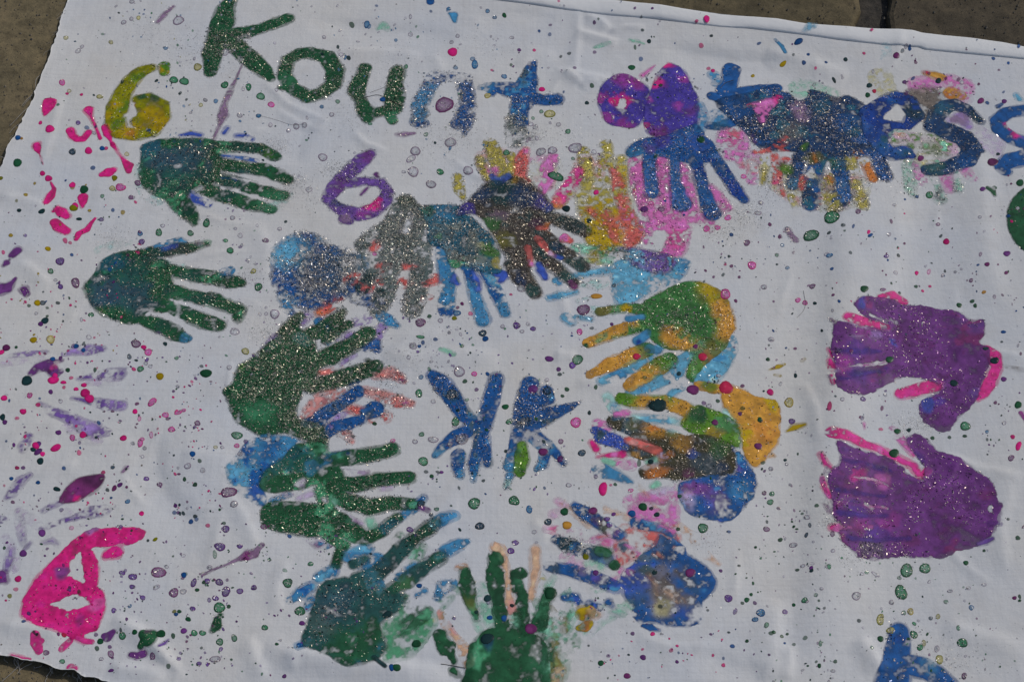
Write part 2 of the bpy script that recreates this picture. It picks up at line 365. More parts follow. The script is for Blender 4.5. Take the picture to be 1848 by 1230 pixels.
# turned-down rim so the sheet has thickness
e = np.concatenate([quads[:, [0, 1]], quads[:, [1, 2]], quads[:, [2, 3]], quads[:, [3, 0]]])
key = np.sort(e, 1); kk = key[:, 0] * 10_000_000 + key[:, 1]
_, first, cnt = np.unique(kk, return_index=True, return_counts=True)
be = e[first[cnt == 1]]
bvids = np.unique(be); remap = {int(v): len(vx) + i for i, v in enumerate(bvids)}
sk = np.array([[remap[int(b)], remap[int(a)], int(a), int(b)] for a, b in be])
V = np.stack([vx, vy, vz], 1); Vs = V[bvids].copy(); Vs[:, 2] -= 0.0008
cloth = link(bpy.data.objects.new('painted_cloth', None))
cloth['label'] = 'white cotton sheet covered in painted hand prints, letters and glitter splatter'; cloth['category'] = 'cloth'
mesh_np('fabric', np.concatenate([V, Vs]), np.concatenate([quads, sk]), M_CLOTH, cloth)

# the same surface on the fine grid
def upsample(A):
    A = A[90:90 + (NY - 1) // CS + 1, :(NX - 1) // CS + 1]
    xi = np.minimum(np.arange(NX) // CS, A.shape[1] - 2); fx = (np.arange(NX) / CS - xi).astype(np.float32)
    yi = np.minimum(np.arange(NY) // CS, A.shape[0] - 2); fy = (np.arange(NY) / CS - yi).astype(np.float32)
    B = A[:, xi] * (1 - fx) + A[:, xi + 1] * fx
    return B[yi] * (1 - fy)[:, None] + B[yi + 1] * fy[:, None]
HT = upsample(H).astype(np.float32)                       # running top surface: cloth plus every film of paint laid so far
INS = upsample(sdf)                                       # inside the sheet
CM = np.empty((NY, NX, 3), np.float32); CM[:] = (0.78, 0.78, 0.79)   # pigment seen from above so far
WET = np.zeros((NY, NX), np.float32)
TOP = np.full((NY, NX), -1, np.int32)
gxs = GX0 + np.arange(NX) * GS; gys = GY0 + np.arange(NY) * GS
def sampleH(x, y, A=None):
    A = HT if A is None else A
    fx = np.clip((np.asarray(x) - GX0) / GS, 0, NX - 2.001); fy = np.clip((np.asarray(y) - GY0) / GS, 0, NY - 2.001)
    xi = fx.astype(int); yi = fy.astype(int); fx = fx - xi; fy = fy - yi
    return (A[yi, xi] * (1 - fx) + A[yi, xi + 1] * fx) * (1 - fy) + (A[yi + 1, xi] * (1 - fx) + A[yi + 1, xi + 1] * fx) * fy

# folded hem along the far edge: a second layer of the same cotton, turned over
HIN = [(500, -46), (700, -18), (829, 1), (900, 8), (950, 14), (1035, 26), (1100, 34), (1171, 40), (1300, 55), (1348, 58), (1400, 64), (1510, 78), (1600, 87), (1657, 91), (1668, 95), (1754, 103), (1848, 112), (1900, 118), (1960, 126)]
HOUT = [(1960, 109), (1900, 100), (1848, 89), (1808, 81), (1754, 74), (1700, 69), (1662, 65), (1645, 60), (1619, 58), (1565, 57), (1500, 55), (1456, 53), (1400, 43), (1348, 39), (1301, 35), (1198, 20), (1150, 14), (1111, 9), (1052, 0), (900, -24), (700, -52), (500, -78)]
def strip_pts(poly, n):
    p = np.array([P(*q)[:2] for q in poly]); s = np.concatenate([[0], np.cumsum(np.hypot(*np.diff(p, axis=0).T))])
    t = np.linspace(0, s[-1], n); return np.stack([np.interp(t, s, p[:, 0]), np.interp(t, s, p[:, 1])], 1)
nh, na = 420, 9
A_, B_ = strip_pts(HIN, nh), strip_pts(HOUT[::-1], nh)
hv = []
prof = [(-0.0, 0.0002), (0.0, 0.0012), (0.06, 0.0022), (0.3, 0.0028), (0.5, 0.0026), (0.7, 0.0023), (0.88, 0.0017), (0.985, 0.0008), (1.03, -0.0012)]
wob = np.interp(np.arange(nh), np.arange(0, nh + 12, 12), rng2.normal(0, 0.0004, nh // 12 + 2)[:len(np.arange(0, nh + 12, 12))])
for (s, z) in prof:
    q = A_ + (B_ - A_) * s
    zz = sampleH(q[:, 0], q[:, 1]); hv.append(np.stack([q[:, 0], q[:, 1] , zz + z + wob * (0.3 if s < 0.05 else 1)], 1))
hv = np.concatenate(hv); hf = []
for k in range(na - 1):
    i = np.arange(nh - 1); hf.append(np.stack([k * nh + i, k * nh + i + 1, (k + 1) * nh + i + 1, (k + 1) * nh + i], 1))
hem = mesh_np('hem', hv, np.concatenate(hf), M_HEM, cloth); hem['label'] = 'folded white hem along the far edge of the cloth'
# the paint that ran over the hem must lie on top of it
hd = poly_sdf(*np.meshgrid(gxs, gys[-560:]), np.concatenate([A_, B_[::-1]])[::6])
HT[-560:] += np.where(hd < 0, 0.0030, 0).astype(np.float32)
# ------------------------------------------------------------------ paint films
C = {k: srgb(v) for k, v in dict(
    green='164028', dgreen='11301f', mgreen='357050', pgreen='689a84', aqua='84a8a2', teal='1a3c3a', steel='2a4050', tealb='18485a',
    blue='113f70', dblue='0a2a66', navy='102c4c', mblue='306688', lblue='4a8098', pblue='82a6ba', vblue='2a4086', indigo='342a73',
    purple='532a60', dpurple='351a34', violet='533a76', pviolet='7c6698', lilac='96889f', mauve='6e5870', plum='5a2450', magenta='762a6e',
    pink='b02a6c', hpink='b01a62', lpink='a9588f', ppink='a8889e', coral='a84c48', salmon='a8706c', red='98203e', maroon='4a1a34',
    yellow='8c823a', pyellow='9c966a', mustard='887206', lime='646404', lgreen='3e6218', olive='545222', orange='9b702a', dorange='985a26', peach='b08a70', ppeach='b0a094',
    fgreen='2c5a2c', brown='34302c', dolive='302e20', grey='505a58', gbrown='5c544e', white='9c9ea2', black='1a2024', dteal='142c2e').items()}
def wnd(A, oy, ox, j0, j1, i0, i1):
    return A[np.ix_(np.arange(j0 + oy, j1 + oy) % NY, np.arange(i0 + ox, i1 + ox) % NX)]
def spline(pts, closed=True, n=4):
    p = np.array(pts, float); m = len(p); out = []
    for i in range(m):
        a, b, c, d = p[(i - 1) % m], p[i], p[(i + 1) % m], p[(i + 2) % m]
        for k in range(n):
            t = k / n; out.append(0.5 * ((2 * b) + (c - a) * t + (2 * a - 5 * b + 4 * c - d) * t * t + (3 * b - a - 3 * c + d) * t ** 3))
    return np.array(out)
def shape_sdf(X, Y, shp):
    if shp[0] == 'p':
        return poly_sdf(X, Y, [P(*q)[:2] for q in spline(shp[1], n=3)]).astype(np.float32) - 0.0009
    pts = [(*P(q[0], q[1])[:2], 1.22 * q[2] * P(q[0], q[1])[2]) for q in shp]
    best = np.full(X.shape, 1e9, np.float32)
    if len(pts) == 1: pts = pts * 2
    for (ax, ay, ar), (bx, by, br) in zip(pts[:-1], pts[1:]):
        dx, dy = bx - ax, by - ay; L2 = dx * dx + dy * dy + 1e-12
        t = np.clip(((X - ax) * dx + (Y - ay) * dy) / L2, 0, 1)
        best = np.minimum(best, np.hypot(X - ax - t * dx, Y - ay - t * dy) - (ar + (br - ar) * t))
    return best
def bounds(shapes):
    q = []
    for s in shapes:
        if s[0] == 'p': q += [(x, y, 12) for x, y in s[1]]
        else: q += list(s)
    a = np.array([(P(x, y)[0], P(x, y)[1], r * P(x, y)[2]) for x, y, r in q])
    return (a[:, 0] - a[:, 2]).min(), (a[:, 0] + a[:, 2]).max(), (a[:, 1] - a[:, 2]).min(), (a[:, 1] + a[:, 2]).max()
def sm(a, b, x): t = np.clip((x - a) / (b - a), 0, 1); return t * t * (3 - 2 * t)

def pieces(used, f, q, small=28):
    """split quads into connected marks; flecks too small to pick apart stay with the largest"""
    n = int(used.sum()); lab = np.arange(n)
    e = np.concatenate([q[:, [0, 1]], q[:, [1, 2]], q[:, [2, 3]], q[:, [3, 0]]])
    while True:
        m = np.minimum(lab[e[:, 0]], lab[e[:, 1]]); old = lab.copy()
        np.minimum.at(lab, e[:, 0], m); np.minimum.at(lab, e[:, 1], m)
        for _ in range(3): lab = lab[lab]
        if (lab == old).all(): break
    ql = lab[q[:, 0]]; u, c = np.unique(ql, return_counts=True); o = np.argsort(-c)
    big = [u[k] for k in o if c[k] >= small][:16] or [u[o[0]]]
    out = [q[ql == b] for b in big]; rest = ~np.isin(ql, big)
    if rest.any(): out[0] = np.concatenate([out[0], q[rest]])
    return out
FEATS = []
def F(name, col, shapes, label=None, holes=(), col2=(), spots=(), a=1.0, fade=1.8, dry=0.0, mix=0.6, thin=0.75, halo=1.0, g=0.0, gs=(), rough=1.0, t=0.35, rim=0.22, var=0.5):
    """lay one film of paint: outline from traced shapes roughened by noise, pigment and cover per point"""
    global HT
    fade *= 1.35
    x0, x1, y0, y1 = bounds(shapes); pad = 0.008
    i0 = max(0, int((x0 - pad - GX0) / GS)); i1 = min(NX, int((x1 + pad - GX0) / GS) + 2)
    j0 = max(0, int((y0 - pad - GY0) / GS)); j1 = min(NY, int((y1 + pad - GY0) / GS) + 2)
    if i1 - i0 < 6 or j1 - j0 < 6: return None
    x, y = gxs[i0:i1], gys[j0:j1]; X, Y = np.meshgrid(x, y)
    f = np.full(X.shape, 1e9, np.float32)
    for s in shapes: f = np.minimum(f, shape_sdf(X, Y, s))
    ox, oy = int(RNG.integers(0, NX)), int(RNG.integers(0, NY))
    n2, n4, n9, n20, n45 = [wnd(A, oy + 31 * k, ox + 57 * k, j0, j1, i0, i1) for k, A in enumerate((N2, N4, N9, N20, N45))]
    f = f + 0.001 * rough * (0.55 * n2 + 0.9 * n4 + 1.5 * n9 + 1.5 * n20)
    for s in holes: f = np.maximum(f, -(shape_sdf(X, Y, s) + 0.0007 * (n4 + n9)))
    cov = 0.5 + 0.30 * n20 + 0.28 * n9 + 0.22 * n4 + 0.12 * n2             # 0..1, how wet the print is here
    if dry > 0:                                                           # starved paint: bare cloth shows through in flecks
        f = np.maximum(f, (dry * 0.95 - cov - 0.25 * sm(0.0, 0.010, -f)) * 0.004)
    f = np.maximum(f, INS[j0:j1, i0:i1] + 0.0004)
    fe = f - 0.0021 * halo * np.clip(0.45 + 0.9 * n20 + 0.8 * n9, 0, 1.7)      # the cloth wicks a thin stain past the edge
    fe = np.maximum(fe, INS[j0:j1, i0:i1] + 0.0004)
    r = film(fe, x, y, 0, 0)
    if r is None: return None
    used, px, py, q = r
    depth = np.maximum(-f, 0)
    # pigment
    wx1 = wnd(N20, oy + 501, ox + 77, j0, j1, i0, i1) + 0.6 * n9; wy1 = wnd(N20, oy + 77, ox + 501, j0, j1, i0, i1) + 0.6 * n4
    c = np.empty(X.shape + (3,), np.float32); c[:] = C[col]
    for k, (c2, amt) in enumerate(col2):
        nn = wnd(N45 if k % 2 == 0 else N20, oy + 211 * (k + 1), ox + 97 * (k + 1), j0, j1, i0, i1) + 0.45 * n9 + 0.25 * n4
        w = sm(0.75 - 1.5 * amt, 1.15 - 1.5 * amt, nn)[..., None]; c = c * (1 - w) + C[c2] * w
    for sp in spots:
        sx, sy, sr, sc = sp[:4]; k = sp[4] if len(sp) > 4 else 1.0
        bx, by, bs = P(sx, sy); d = np.hypot(X - bx + 0.005 * wx1, Y - by + 0.005 * wy1) / (sr * bs) + 0.30 * n9 + 0.15 * n4
        w = (k * (1 - sm(0.45, 1.30, d)))[..., None]; c = c * (1 - w) + C[sc] * w
    under = CM[j0:j1, i0:i1]; wet = WET[j0:j1, i0:i1]
    mw = (np.clip(mix * (1 + 0.9 * n20 + 0.5 * n9), 0, 0.9) * wet)[..., None]
    c = c * (1 - mw) + np.sqrt(np.maximum(c * under, 1e-6)) * mw
    c = c * (1 + var * (0.5 * n9 + 0.35 * n4 + 0.25 * n20))[..., None]
    c = c * (1 - rim * np.exp(-(depth / 0.0011) ** 2))[..., None]
    c = np.clip(c, 0.002, 0.93)
    al = a * sm(-0.15, 1.0, depth / 0.001 / max(fade, 0.01) + 0.30 * n4 + 0.22 * n2) if fade > 0 else np.full(X.shape, a)
    if a < 0.99: al = np.clip(al + (cov - 0.5) * 0.75 * (1 - a) ** 0.5, 0.05, 1)
    al = al * (1 - thin * sm(0.42, 0.02, cov + 0.10 * sm(0.002, 0.008, depth) + 0.10 * n45))   # thin places let what lies below show
    if halo: al = np.maximum(al, 0.38 * a * sm(0, 1.8, -fe / 0.001 + 0.4 * n2) * (0.5 + 0.5 * sm(-0.6, 0.6, n9)))
    al = np.clip(al, 0.02, 1).astype(np.float32)
    # body
    th = 0.00055 * t * (0.30 + 0.70 * sm(0, 0.0022, depth)) * (1 + 0.30 * n9 + 0.20 * n4) + 0.00005
    z = HT[j0:j1, i0:i1] + np.where(f < 0, th, 0.00005)
    zz = z[used].copy(); mv = (fe > 0)[used]
    zz[mv] = sampleH(px[mv], py[mv]) + 0.00004
    colr = np.concatenate([c[used], al[used][:, None]], 1)
    verts = np.stack([px, py, zz], 1); comps = pieces(used, fe, q)
    o = None; sub = {'hand_print': 'finger_mark', 'painted_letter': 'brush_stroke', 'painted_number': 'brush_stroke'}.get(name, 'paint_patch')
    for qq in comps:                                      # marks that do not touch are pieces of their own
        ids, inv = np.unique(qq, return_inverse=True)
        ob = mesh_np(name if o is None else sub, verts[ids], inv.reshape(qq.shape), M_PAINT, cloth if o is None else o, colr[ids])
        if o is None: o = ob
    if label: o['label'] = label
    k = f < 0; fid = len(FEATS)
    HT[j0:j1, i0:i1] = np.where(k, z, HT[j0:j1, i0:i1])
    a3 = (al * k)[..., None]; CM[j0:j1, i0:i1] = under * (1 - a3) + c * a3
    WET[j0:j1, i0:i1] = np.maximum(wet * (1 - 0.3 * k), k * al)
    TOP[j0:j1, i0:i1] = np.where(k & (al > 0.25), fid, TOP[j0:j1, i0:i1])
    dm = None
    if g > 0 or gs:
        dens = np.full(X.shape, float(g), np.float32) * np.clip(0.95 + 0.8 * n45 + 0.9 * n20 + 0.7 * n9, 0.06, 2.8)
        for sx, sy, sr, d in gs:
            bx, by, bs = P(sx, sy); w = 1 - sm(0.6, 1.15, np.hypot(X - bx, Y - by) / (sr * bs) + 0.25 * n20 + 0.15 * n9)
            dens = dens * (1 - w) + d * w * np.clip(0.95 + 0.3 * n9, 0.2, 2)
        dm = np.where(k, dens, np.where(f < 0.0016, 0.45 * dens, 0))   # a few flakes stray over the edge
    FEATS.append((o, dm, (j0, j1, i0, i1)))
    return o
def S(*pts): return list(pts)                             # a brush stroke: (x, y, half-width) in photo pixels
def PG(*pts): return ('p', list(pts))                     # a filled patch
HV = 26                                                   # heavy glitter (flakes per cm2)
# ---- far right: washes under the blue letters
F('paint_wash', 'pyellow', [S((1589, 143, 20), (1600, 165, 16))], 'pale yellow wash above the blue letters', a=.85, fade=5, dry=.18, t=.1, rough=2)
F('paint_wash', 'pgreen', [S((1446, 160, 20), (1470, 162, 16), (1500, 170, 12))], 'pale green wash at the top of the blue prints', a=.7, fade=6, dry=.16, t=.1, rough=2)
F('paint_wash', 'lpink', [S((1660, 155, 20), (1690, 150, 14)), S((1715, 150, 16), (1735, 160, 20), (1740, 180, 10))], 'pink wash behind the letter e', a=.9, fade=5, dry=.08, t=.12, rough=2)
F('paint_smear', 'orange', [S((1668, 134, 5), (1685, 138, 8), (1698, 142, 8)), S((1716, 170, 13), (1732, 174, 10))], 'orange smear above the letter s', spots=[(1666, 133, 10, 'red'), (1716, 172, 10, 'dorange')], a=.95, t=.2)
F('paint_wash', 'gbrown', [S((1650, 172, 16), (1675, 175, 24), (1690, 195, 16), (1672, 215, 10))], 'brown wash between two blue letters', a=.85, fade=5, t=.15, g=5)
F('paint_wash', 'lilac', [S((1765, 240, 12), (1785, 265, 22), (1800, 285, 8))], 'lilac wash inside the letter s', a=.6, fade=6, dry=.2, t=.1)
F('paint_wash', 'ppink', [PG((1600, 235), (1640, 240), (1690, 245), (1740, 262), (1752, 280), (1740, 300), (1690, 310), (1640, 300), (1610, 270))], 'pale mixed wash beneath the blue letters', col2=[('lgreen', .30), ('pgreen', .25)], spots=[(1683, 275, 28, 'lgreen', .8), (1735, 284, 10, 'yellow'), (1668, 290, 14, 'pyellow'), (1627, 246, 12, 'orange', .7)], a=.85, fade=4, dry=.15, t=.12, g=4)
F('finger_mark', 'pgreen', [S((1640, 300, 11), (1643, 341, 10), (1648, 352, 7)), S((1684, 318, 7), (1692, 340, 5), (1696, 362, 10)), S((1728, 318, 5), (1727, 346, 9))], 'grey green finger marks hanging below the letters', a=.55, fade=3, dry=.35, t=.12, g=9, col2=[('grey', .2)])
F('finger_mark', 'lpink', [S((1655, 300, 9), (1662, 328, 9)), S((1704, 316, 11), (1712, 345, 8)), S((1740, 312, 9), (1752, 330, 8))], 'pale pink finger marks below the letter s', a=.7, fade=3, dry=.25, t=.12)
F('paint_wash', 'lpink', [PG((1150, 290), (1200, 282), (1250, 300), (1300, 350), (1310, 385), (1260, 400), (1180, 400), (1150, 360))], 'broad pale pink stain behind the hanging blue hand', col2=[('ppink', .4)], a=.55, fade=6, dry=.22, t=.06, rough=2.2, g=3)
F('paint_wash', 'pyellow', [PG((1385, 300), (1440, 310), (1500, 315), (1560, 320), (1565, 365), (1510, 385), (1440, 370), (1390, 340))], 'broad pale yellow stain under the dark blue fingers', col2=[('mauve', .25), ('salmon', .25)], a=.5, fade=6, dry=.26, t=.06, rough=2.2, g=9)
F('paint_wash', 'pyellow', [PG((858, 285), (890, 268), (950, 275), (1010, 290), (1000, 340), (940, 330), (880, 335))], 'broad yellow and pink stain above the dark hand', col2=[('lpink', .4), ('salmon', .3)], a=.5, fade=6, dry=.26, t=.06, rough=2.2, g=6)
F('paint_wash', 'pyellow', [PG((1035, 290), (1080, 280), (1130, 300), (1145, 380), (1120, 440), (1060, 440), (1040, 380))], 'broad yellow stain around the yellow hand', col2=[('salmon', .3)], a=.5, fade=6, dry=.22, t=.06, rough=2.2, g=3)
# ---- pink hand under the pale blue letters
F('hand_print', 'ppink', [PG((1300, 232), (1330, 228), (1348, 245), (1352, 275), (1330, 290), (1305, 285), (1292, 262)), S((1296, 284, 9), (1288, 280, 6)), S((1360, 282, 11), (1358, 325, 10)), S((1330, 285, 8), (1340, 300, 6))], 'pale pink print between the two blue prints', col2=[('lpink', .35)], spots=[(1326, 240, 18, 'coral', .7), (1320, 262, 14, 'pink', .6), (1358, 300, 22, 'coral', .7)], a=.9, fade=3, dry=.2, t=.2, g=6)
# ---- yellow, coral and pink hands, fingers up
F('hand_print', 'yellow', [PG((1038, 354), (1075, 345), (1117, 358), (1150, 392), (1157, 435), (1106, 448), (1060, 443), (1052, 403)), S((1052, 272, 10), (1058, 300, 13), (1066, 350, 13)), S((1094, 262, 11), (1094, 300, 13), (1090, 355, 15)), S((1122, 285, 9), (1122, 320, 11), (1116, 360, 13)), S((1100, 440, 14), (1070, 468, 8)), S((1030, 350, 6), (1010, 372, 6))],
  'yellow hand print with fingers pointing up', mix=.12, thin=.25, col2=[('mustard', .30)], spots=[(1130, 400, 30, 'coral', .85), (1140, 430, 26, 'coral', .8), (1125, 330, 18, 'dorange', .5)], a=.95, fade=2, dry=.22, t=.25, g=8, rough=1.4)
F('hand_print', 'coral', [S((1108, 305, 8), (1116, 335, 11), (1128, 375, 12), (1150, 420, 14), (1135, 440, 10)), S((1064, 378, 8), (1085, 392, 9), (1105, 412, 10), (1112, 435, 8)), S((1096, 380, 6), (1104, 400, 6)), S((1150, 345, 8), (1160, 330, 7))],
  'coral red streaks over the yellow print', mix=.3, col2=[('lpink', .25)], a=.9, fade=2, dry=.2, t=.2, g=7, rough=1.4)
F('hand_print', 'lpink', [PG((1157, 389), (1185, 375), (1205, 362), (1240, 380), (1276, 388), (1262, 402), (1249, 408), (1244, 435), (1232, 462), (1206, 462), (1178, 448), (1160, 440)), S((1150, 292, 14), (1152, 330, 14), (1172, 385, 14)), S((1192, 285, 12), (1200, 335, 14), (1208, 380, 15)), S((1226, 300, 11), (1243, 340, 11), (1250, 385, 12)), S((1282, 338, 9), (1296, 352, 10), (1312, 374, 9)), S((1268, 386, 8), (1284, 402, 9), (1280, 412, 7))],
  'bright pink hand print with fingers pointing up', mix=.2, thin=.4, holes=[S((1186, 420, 7), (1190, 440, 8)), S((1185, 362, 6))], col2=[('pink', .42), ('ppink', .12)], spots=[(1215, 425, 24, 'hpink', .5), (1163, 425, 20, 'lpink')], a=.95, fade=2, dry=.2, t=.25, g=7, rough=1.5)
F('finger_mark', 'pink', [S((1044, 308, 10), (1030, 335, 13), (1004, 366, 12))], 'slanting pink finger mark with an orange end', spots=[(1002, 366, 16, 'coral'), (1000, 374, 10, 'dorange')], a=.95, fade=2, dry=.15, t=.22, g=6)
F('finger_mark', 'lpink', [S((1001, 274, 6), (995, 290, 11), (984, 310, 11)), S((992, 322, 10), (982, 338, 10), (975, 352, 6))], 'two light pink finger marks left of the yellow print', a=.95, fade=2, dry=.15, t=.2, g=6)
F('hand_print', 'yellow', [S((885, 262, 11), (895, 285, 14), (905, 316, 14)), S((866, 288, 8), (872, 305, 9), (880, 322, 8)), S((825, 322, 8), (830, 345, 9), (836, 358, 5)), S((922, 282, 7), (925, 310, 10), (930, 325, 10))], 'yellow finger marks fanning above the dark print', mix=.12, thin=.25, spots=[(884, 314, 11, 'lpink'), (872, 292, 10, 'pyellow', .6)], a=.97, fade=1.5, dry=.15, t=.25, g=14, rough=1.3)
F('finger_mark', 'coral', [S((948, 272, 7), (941, 290, 12), (938, 318, 11)), S((938, 322, 12), (950, 328, 8))], 'coral orange finger mark pointing up', mix=.2, thin=.4, spots=[(938, 322, 13, 'orange'), (946, 274, 9, 'lpink', .7)], a=.97, fade=1.5, dry=.12, t=.25, g=12)
F('paint_wash', 'pgreen', [S((1040, 448, 10), (1070, 452, 12), (1104, 456, 12)), S((1052, 470, 6), (1098, 472, 8))], 'green and yellow band below the yellow print', spots=[(1090, 456, 18, 'mgreen'), (1075, 472, 18, 'yellow', .9), (1110, 455, 10, 'green')], a=.9, fade=2.5, dry=.15, t=.2, g=6)
# ---- light blue hand right of centre with purple top
F('hand_print', 'lblue', [PG((1106, 476), (1150, 462), (1238, 466), (1240, 490), (1225, 505), (1171, 530), (1138, 552), (1112, 550), (1104, 520)), S((1033, 500, 7), (1062, 492, 9), (1108, 487, 9)), S((992, 539, 8), (1010, 535, 9), (1040, 528, 5)), S((1020, 575, 9), (1030, 582, 9)), S((1040, 574, 5), (1066, 577, 6))],
  'light blue hand print with fingers pointing left', holes=[S((1026, 578, 3), (1034, 580, 3))], col2=[('mblue', .20), ('pblue', .2)], a=.88, fade=2, dry=.15, t=.22, g=3, rough=1.3)
F('paint_smear', 'violet', [PG((1112, 450), (1144, 446), (1203, 457), (1222, 470), (1210, 488), (1192, 494), (1165, 488), (1140, 478))], 'purple patch across the top of the light blue print', col2=[('teal', .22), ('lblue', .2)], spots=[(1120, 455, 16, 'dteal', .9), (1213, 464, 9, 'maroon', .9), (1150, 485, 16, 'steel', .6)], a=.92, fade=2, dry=.12, t=.22, g=12, gs=[(1125, 460, 24, 22)])
F('finger_mark', 'aqua', [S((1052, 514, 5), (1075, 514, 11), (1092, 512, 6)), S((1045, 545, 5), (1060, 540, 4)), S((1070, 560, 8), (1095, 565, 10), (1110, 558, 9))], 'pale aqua finger marks', a=.6, fade=2.5, dry=.3, t=.15, spots=[(1090, 562, 18, 'teal', .6)], g=6)
# ---- light blue / orange / green hands on the right of the ring
F('hand_print', 'lblue', [PG((1244, 668), (1262, 630), (1300, 630), (1322, 606), (1330, 632), (1314, 668), (1293, 692), (1262, 697), (1248, 690)), S((1190, 628, 8), (1160, 650, 12), (1125, 672, 11), (1086, 690, 9)), S((1266, 622, 8), (1238, 648, 11), (1215, 668, 18), (1184, 692, 13), (1138, 712, 9)), S((1228, 702, 7), (1212, 712, 7), (1202, 722, 5)), S((1292, 640, 12), (1258, 660, 12))],
  'light blue hand print under the orange one', col2=[('pblue', .22), ('mblue', .15)], a=.88, fade=1.5, dry=.14, t=.22, rough=1.2, g=1)
F('hand_print', 'fgreen', [PG((1165, 544), (1198, 525), (1238, 508), (1274, 511), (1301, 530), (1322, 563), (1327, 592), (1317, 606), (1306, 632), (1279, 650), (1262, 668), (1250, 690), (1238, 676), (1246, 640), (1220, 632), (1198, 628), (1171, 608), (1160, 571)), S((1165, 560, 11), (1130, 556, 9), (1084, 563, 8)), S((1160, 587, 13), (1110, 601, 12), (1062, 620, 9)), S((1165, 632, 14), (1130, 648, 14), (1100, 660, 14), (1064, 678, 5)), S((1206, 652, 15), (1168, 675, 15), (1136, 700, 10))],
  'orange and green hand print with fingers pointing left', spots=[(1324, 592, 34, 'orange'), (1310, 555, 30, 'orange', .95), (1285, 525, 30, 'mustard', .9), (1258, 540, 20, 'olive', .8), (1100, 660, 75, 'orange'), (1145, 690, 50, 'orange'), (1072, 616, 40, 'orange'), (1110, 597, 26, 'orange'), (1150, 585, 16, 'orange', .8), (1215, 606, 22, 'orange'), (1240, 622, 18, 'orange', .9), (1090, 562, 18, 'olive'), (1130, 556, 12, 'mustard'), (1288, 640, 26, 'olive', .9), (1268, 648, 14, 'dorange', .6), (1200, 655, 16, 'lgreen'), (1090, 614, 12, 'mgreen', .7), (1062, 624, 9, 'green'), (1252, 668, 22, 'lgreen'), (1080, 650, 14, 'dorange', .4), (1230, 540, 40, 'fgreen')],
  a=1, fade=1, t=.4, g=7, gs=[(1225, 585, 34, 24), (1165, 555, 20, 16), (1085, 650, 40, 3), (1150, 690, 40, 2)], rough=1.1, rim=.12, thin=.3)
F('paint_smear', 'mblue', [S((1135, 575, 7), (1158, 572, 7)), S((1152, 616, 10), (1165, 606, 9), (1168, 600, 6)), S((1172, 630, 9), (1188, 634, 6))], 'strong blue dabs between the orange fingers', spots=[(1155, 620, 9, 'dblue')], a=.92, fade=1.5, t=.2)
F('hand_print', 'orange', [PG((1301, 700), (1320, 697), (1345, 705), (1362, 718), (1385, 720), (1404, 728), (1407, 760), (1405, 795), (1389, 818), (1372, 838), (1357, 841), (1342, 815), (1328, 768), (1306, 735)), S((1262, 697, 8), (1290, 702, 9), (1310, 706, 9)), S((1395, 822, 4), (1388, 824, 3))], 'bare orange palm print at the edge of the ring', thin=.35, col2=[('mustard', .22)], spots=[(1380, 780, 26, 'dorange', .45), (1398, 735, 14, 'mustard', .9), (1275, 700, 16, 'lgreen', .8)], t=.4, fade=.6, g=2, rough=1.2, rim=.15)
F('hand_print', 'aqua', [S((1310, 745, 8), (1328, 775, 9), (1332, 805, 6)), S((1096, 718, 9), (1108, 738, 10), (1116, 742, 6)), S((1145, 757, 9), (1185, 758, 8), (1226, 762, 7)), S((1210, 786, 10), (1222, 790, 8))], 'pale aqua and blue streaks among the orange fingers', spots=[(1185, 758, 44, 'lblue'), (1110, 740, 14, 'lblue')], a=.85, fade=2, dry=.15, t=.18)
F('hand_print', 'lgreen', [PG((1250, 735), (1274, 738), (1311, 752), (1330, 773), (1333, 806), (1300, 800), (1263, 790), (1228, 768)), S((1122, 722, 11), (1150, 727, 13), (1200, 726, 12), (1232, 738, 14), (1255, 750, 14))], 'green and orange hand print on the right of the ring', spots=[(1170, 728, 30, 'orange', .9), (1225, 740, 28, 'orange', .95), (1130, 722, 14, 'lgreen'), (1180, 733, 16, 'dteal', 1), (1257, 752, 22, 'green', .9), (1285, 785, 18, 'orange', .5), (1300, 765, 20, 'mgreen', .5)], t=.4, fade=.6, rim=.12, g=3)
F('finger_mark', 'lpink', [S((1114, 750, 9), (1130, 748, 8)), S((1078, 766, 9), (1094, 772, 10))], 'light pink fingertips by the dark olive finger', a=.9, fade=2, dry=.15, t=.2)
F('hand_print', 'dolive', [PG((1212, 800), (1225, 795), (1265, 787), (1314, 800), (1325, 818), (1322, 854), (1265, 862), (1211, 868), (1205, 840)), S((1108, 764, 12), (1140, 772, 16), (1171, 784, 17), (1225, 805, 18)), S((1130, 812, 9), (1160, 818, 13), (1210, 822, 14)), S((1166, 856, 11), (1186, 850, 15), (1215, 848, 18))],
  'dark olive brown hand print with glitter on the right', col2=[('steel', .18)], spots=[(1138, 765, 16, 'olive', .5), (1180, 770, 26, 'orange', .75), (1215, 776, 16, 'olive', .8), (1175, 770, 10, 'dorange', .9), (1180, 853, 22, 'dorange', .95), (1245, 815, 14, 'vblue', .6), (1235, 845, 24, 'brown', .5), (1330, 810, 12, 'vblue', .8), (1150, 820, 14, 'orange', .6), (1195, 822, 12, 'dorange', .6), (1268, 832, 30, 'steel', .55), (1295, 812, 22, 'fgreen', .5), (1300, 845, 16, 'navy', .6), (1225, 800, 16, 'orange', .5), (1240, 860, 12, 'plum', .5)], a=.95, t=.4, fade=.6, g=9, rim=.1)
F('finger_mark', 'vblue', [S((1082, 793, 9), (1104, 795, 13), (1125, 806, 12)), S((1075, 778, 7), (1088, 784, 8))], 'violet blue fingertip with glitter', spots=[(1088, 785, 12, 'steel')], t=.3, fade=1, g=6)
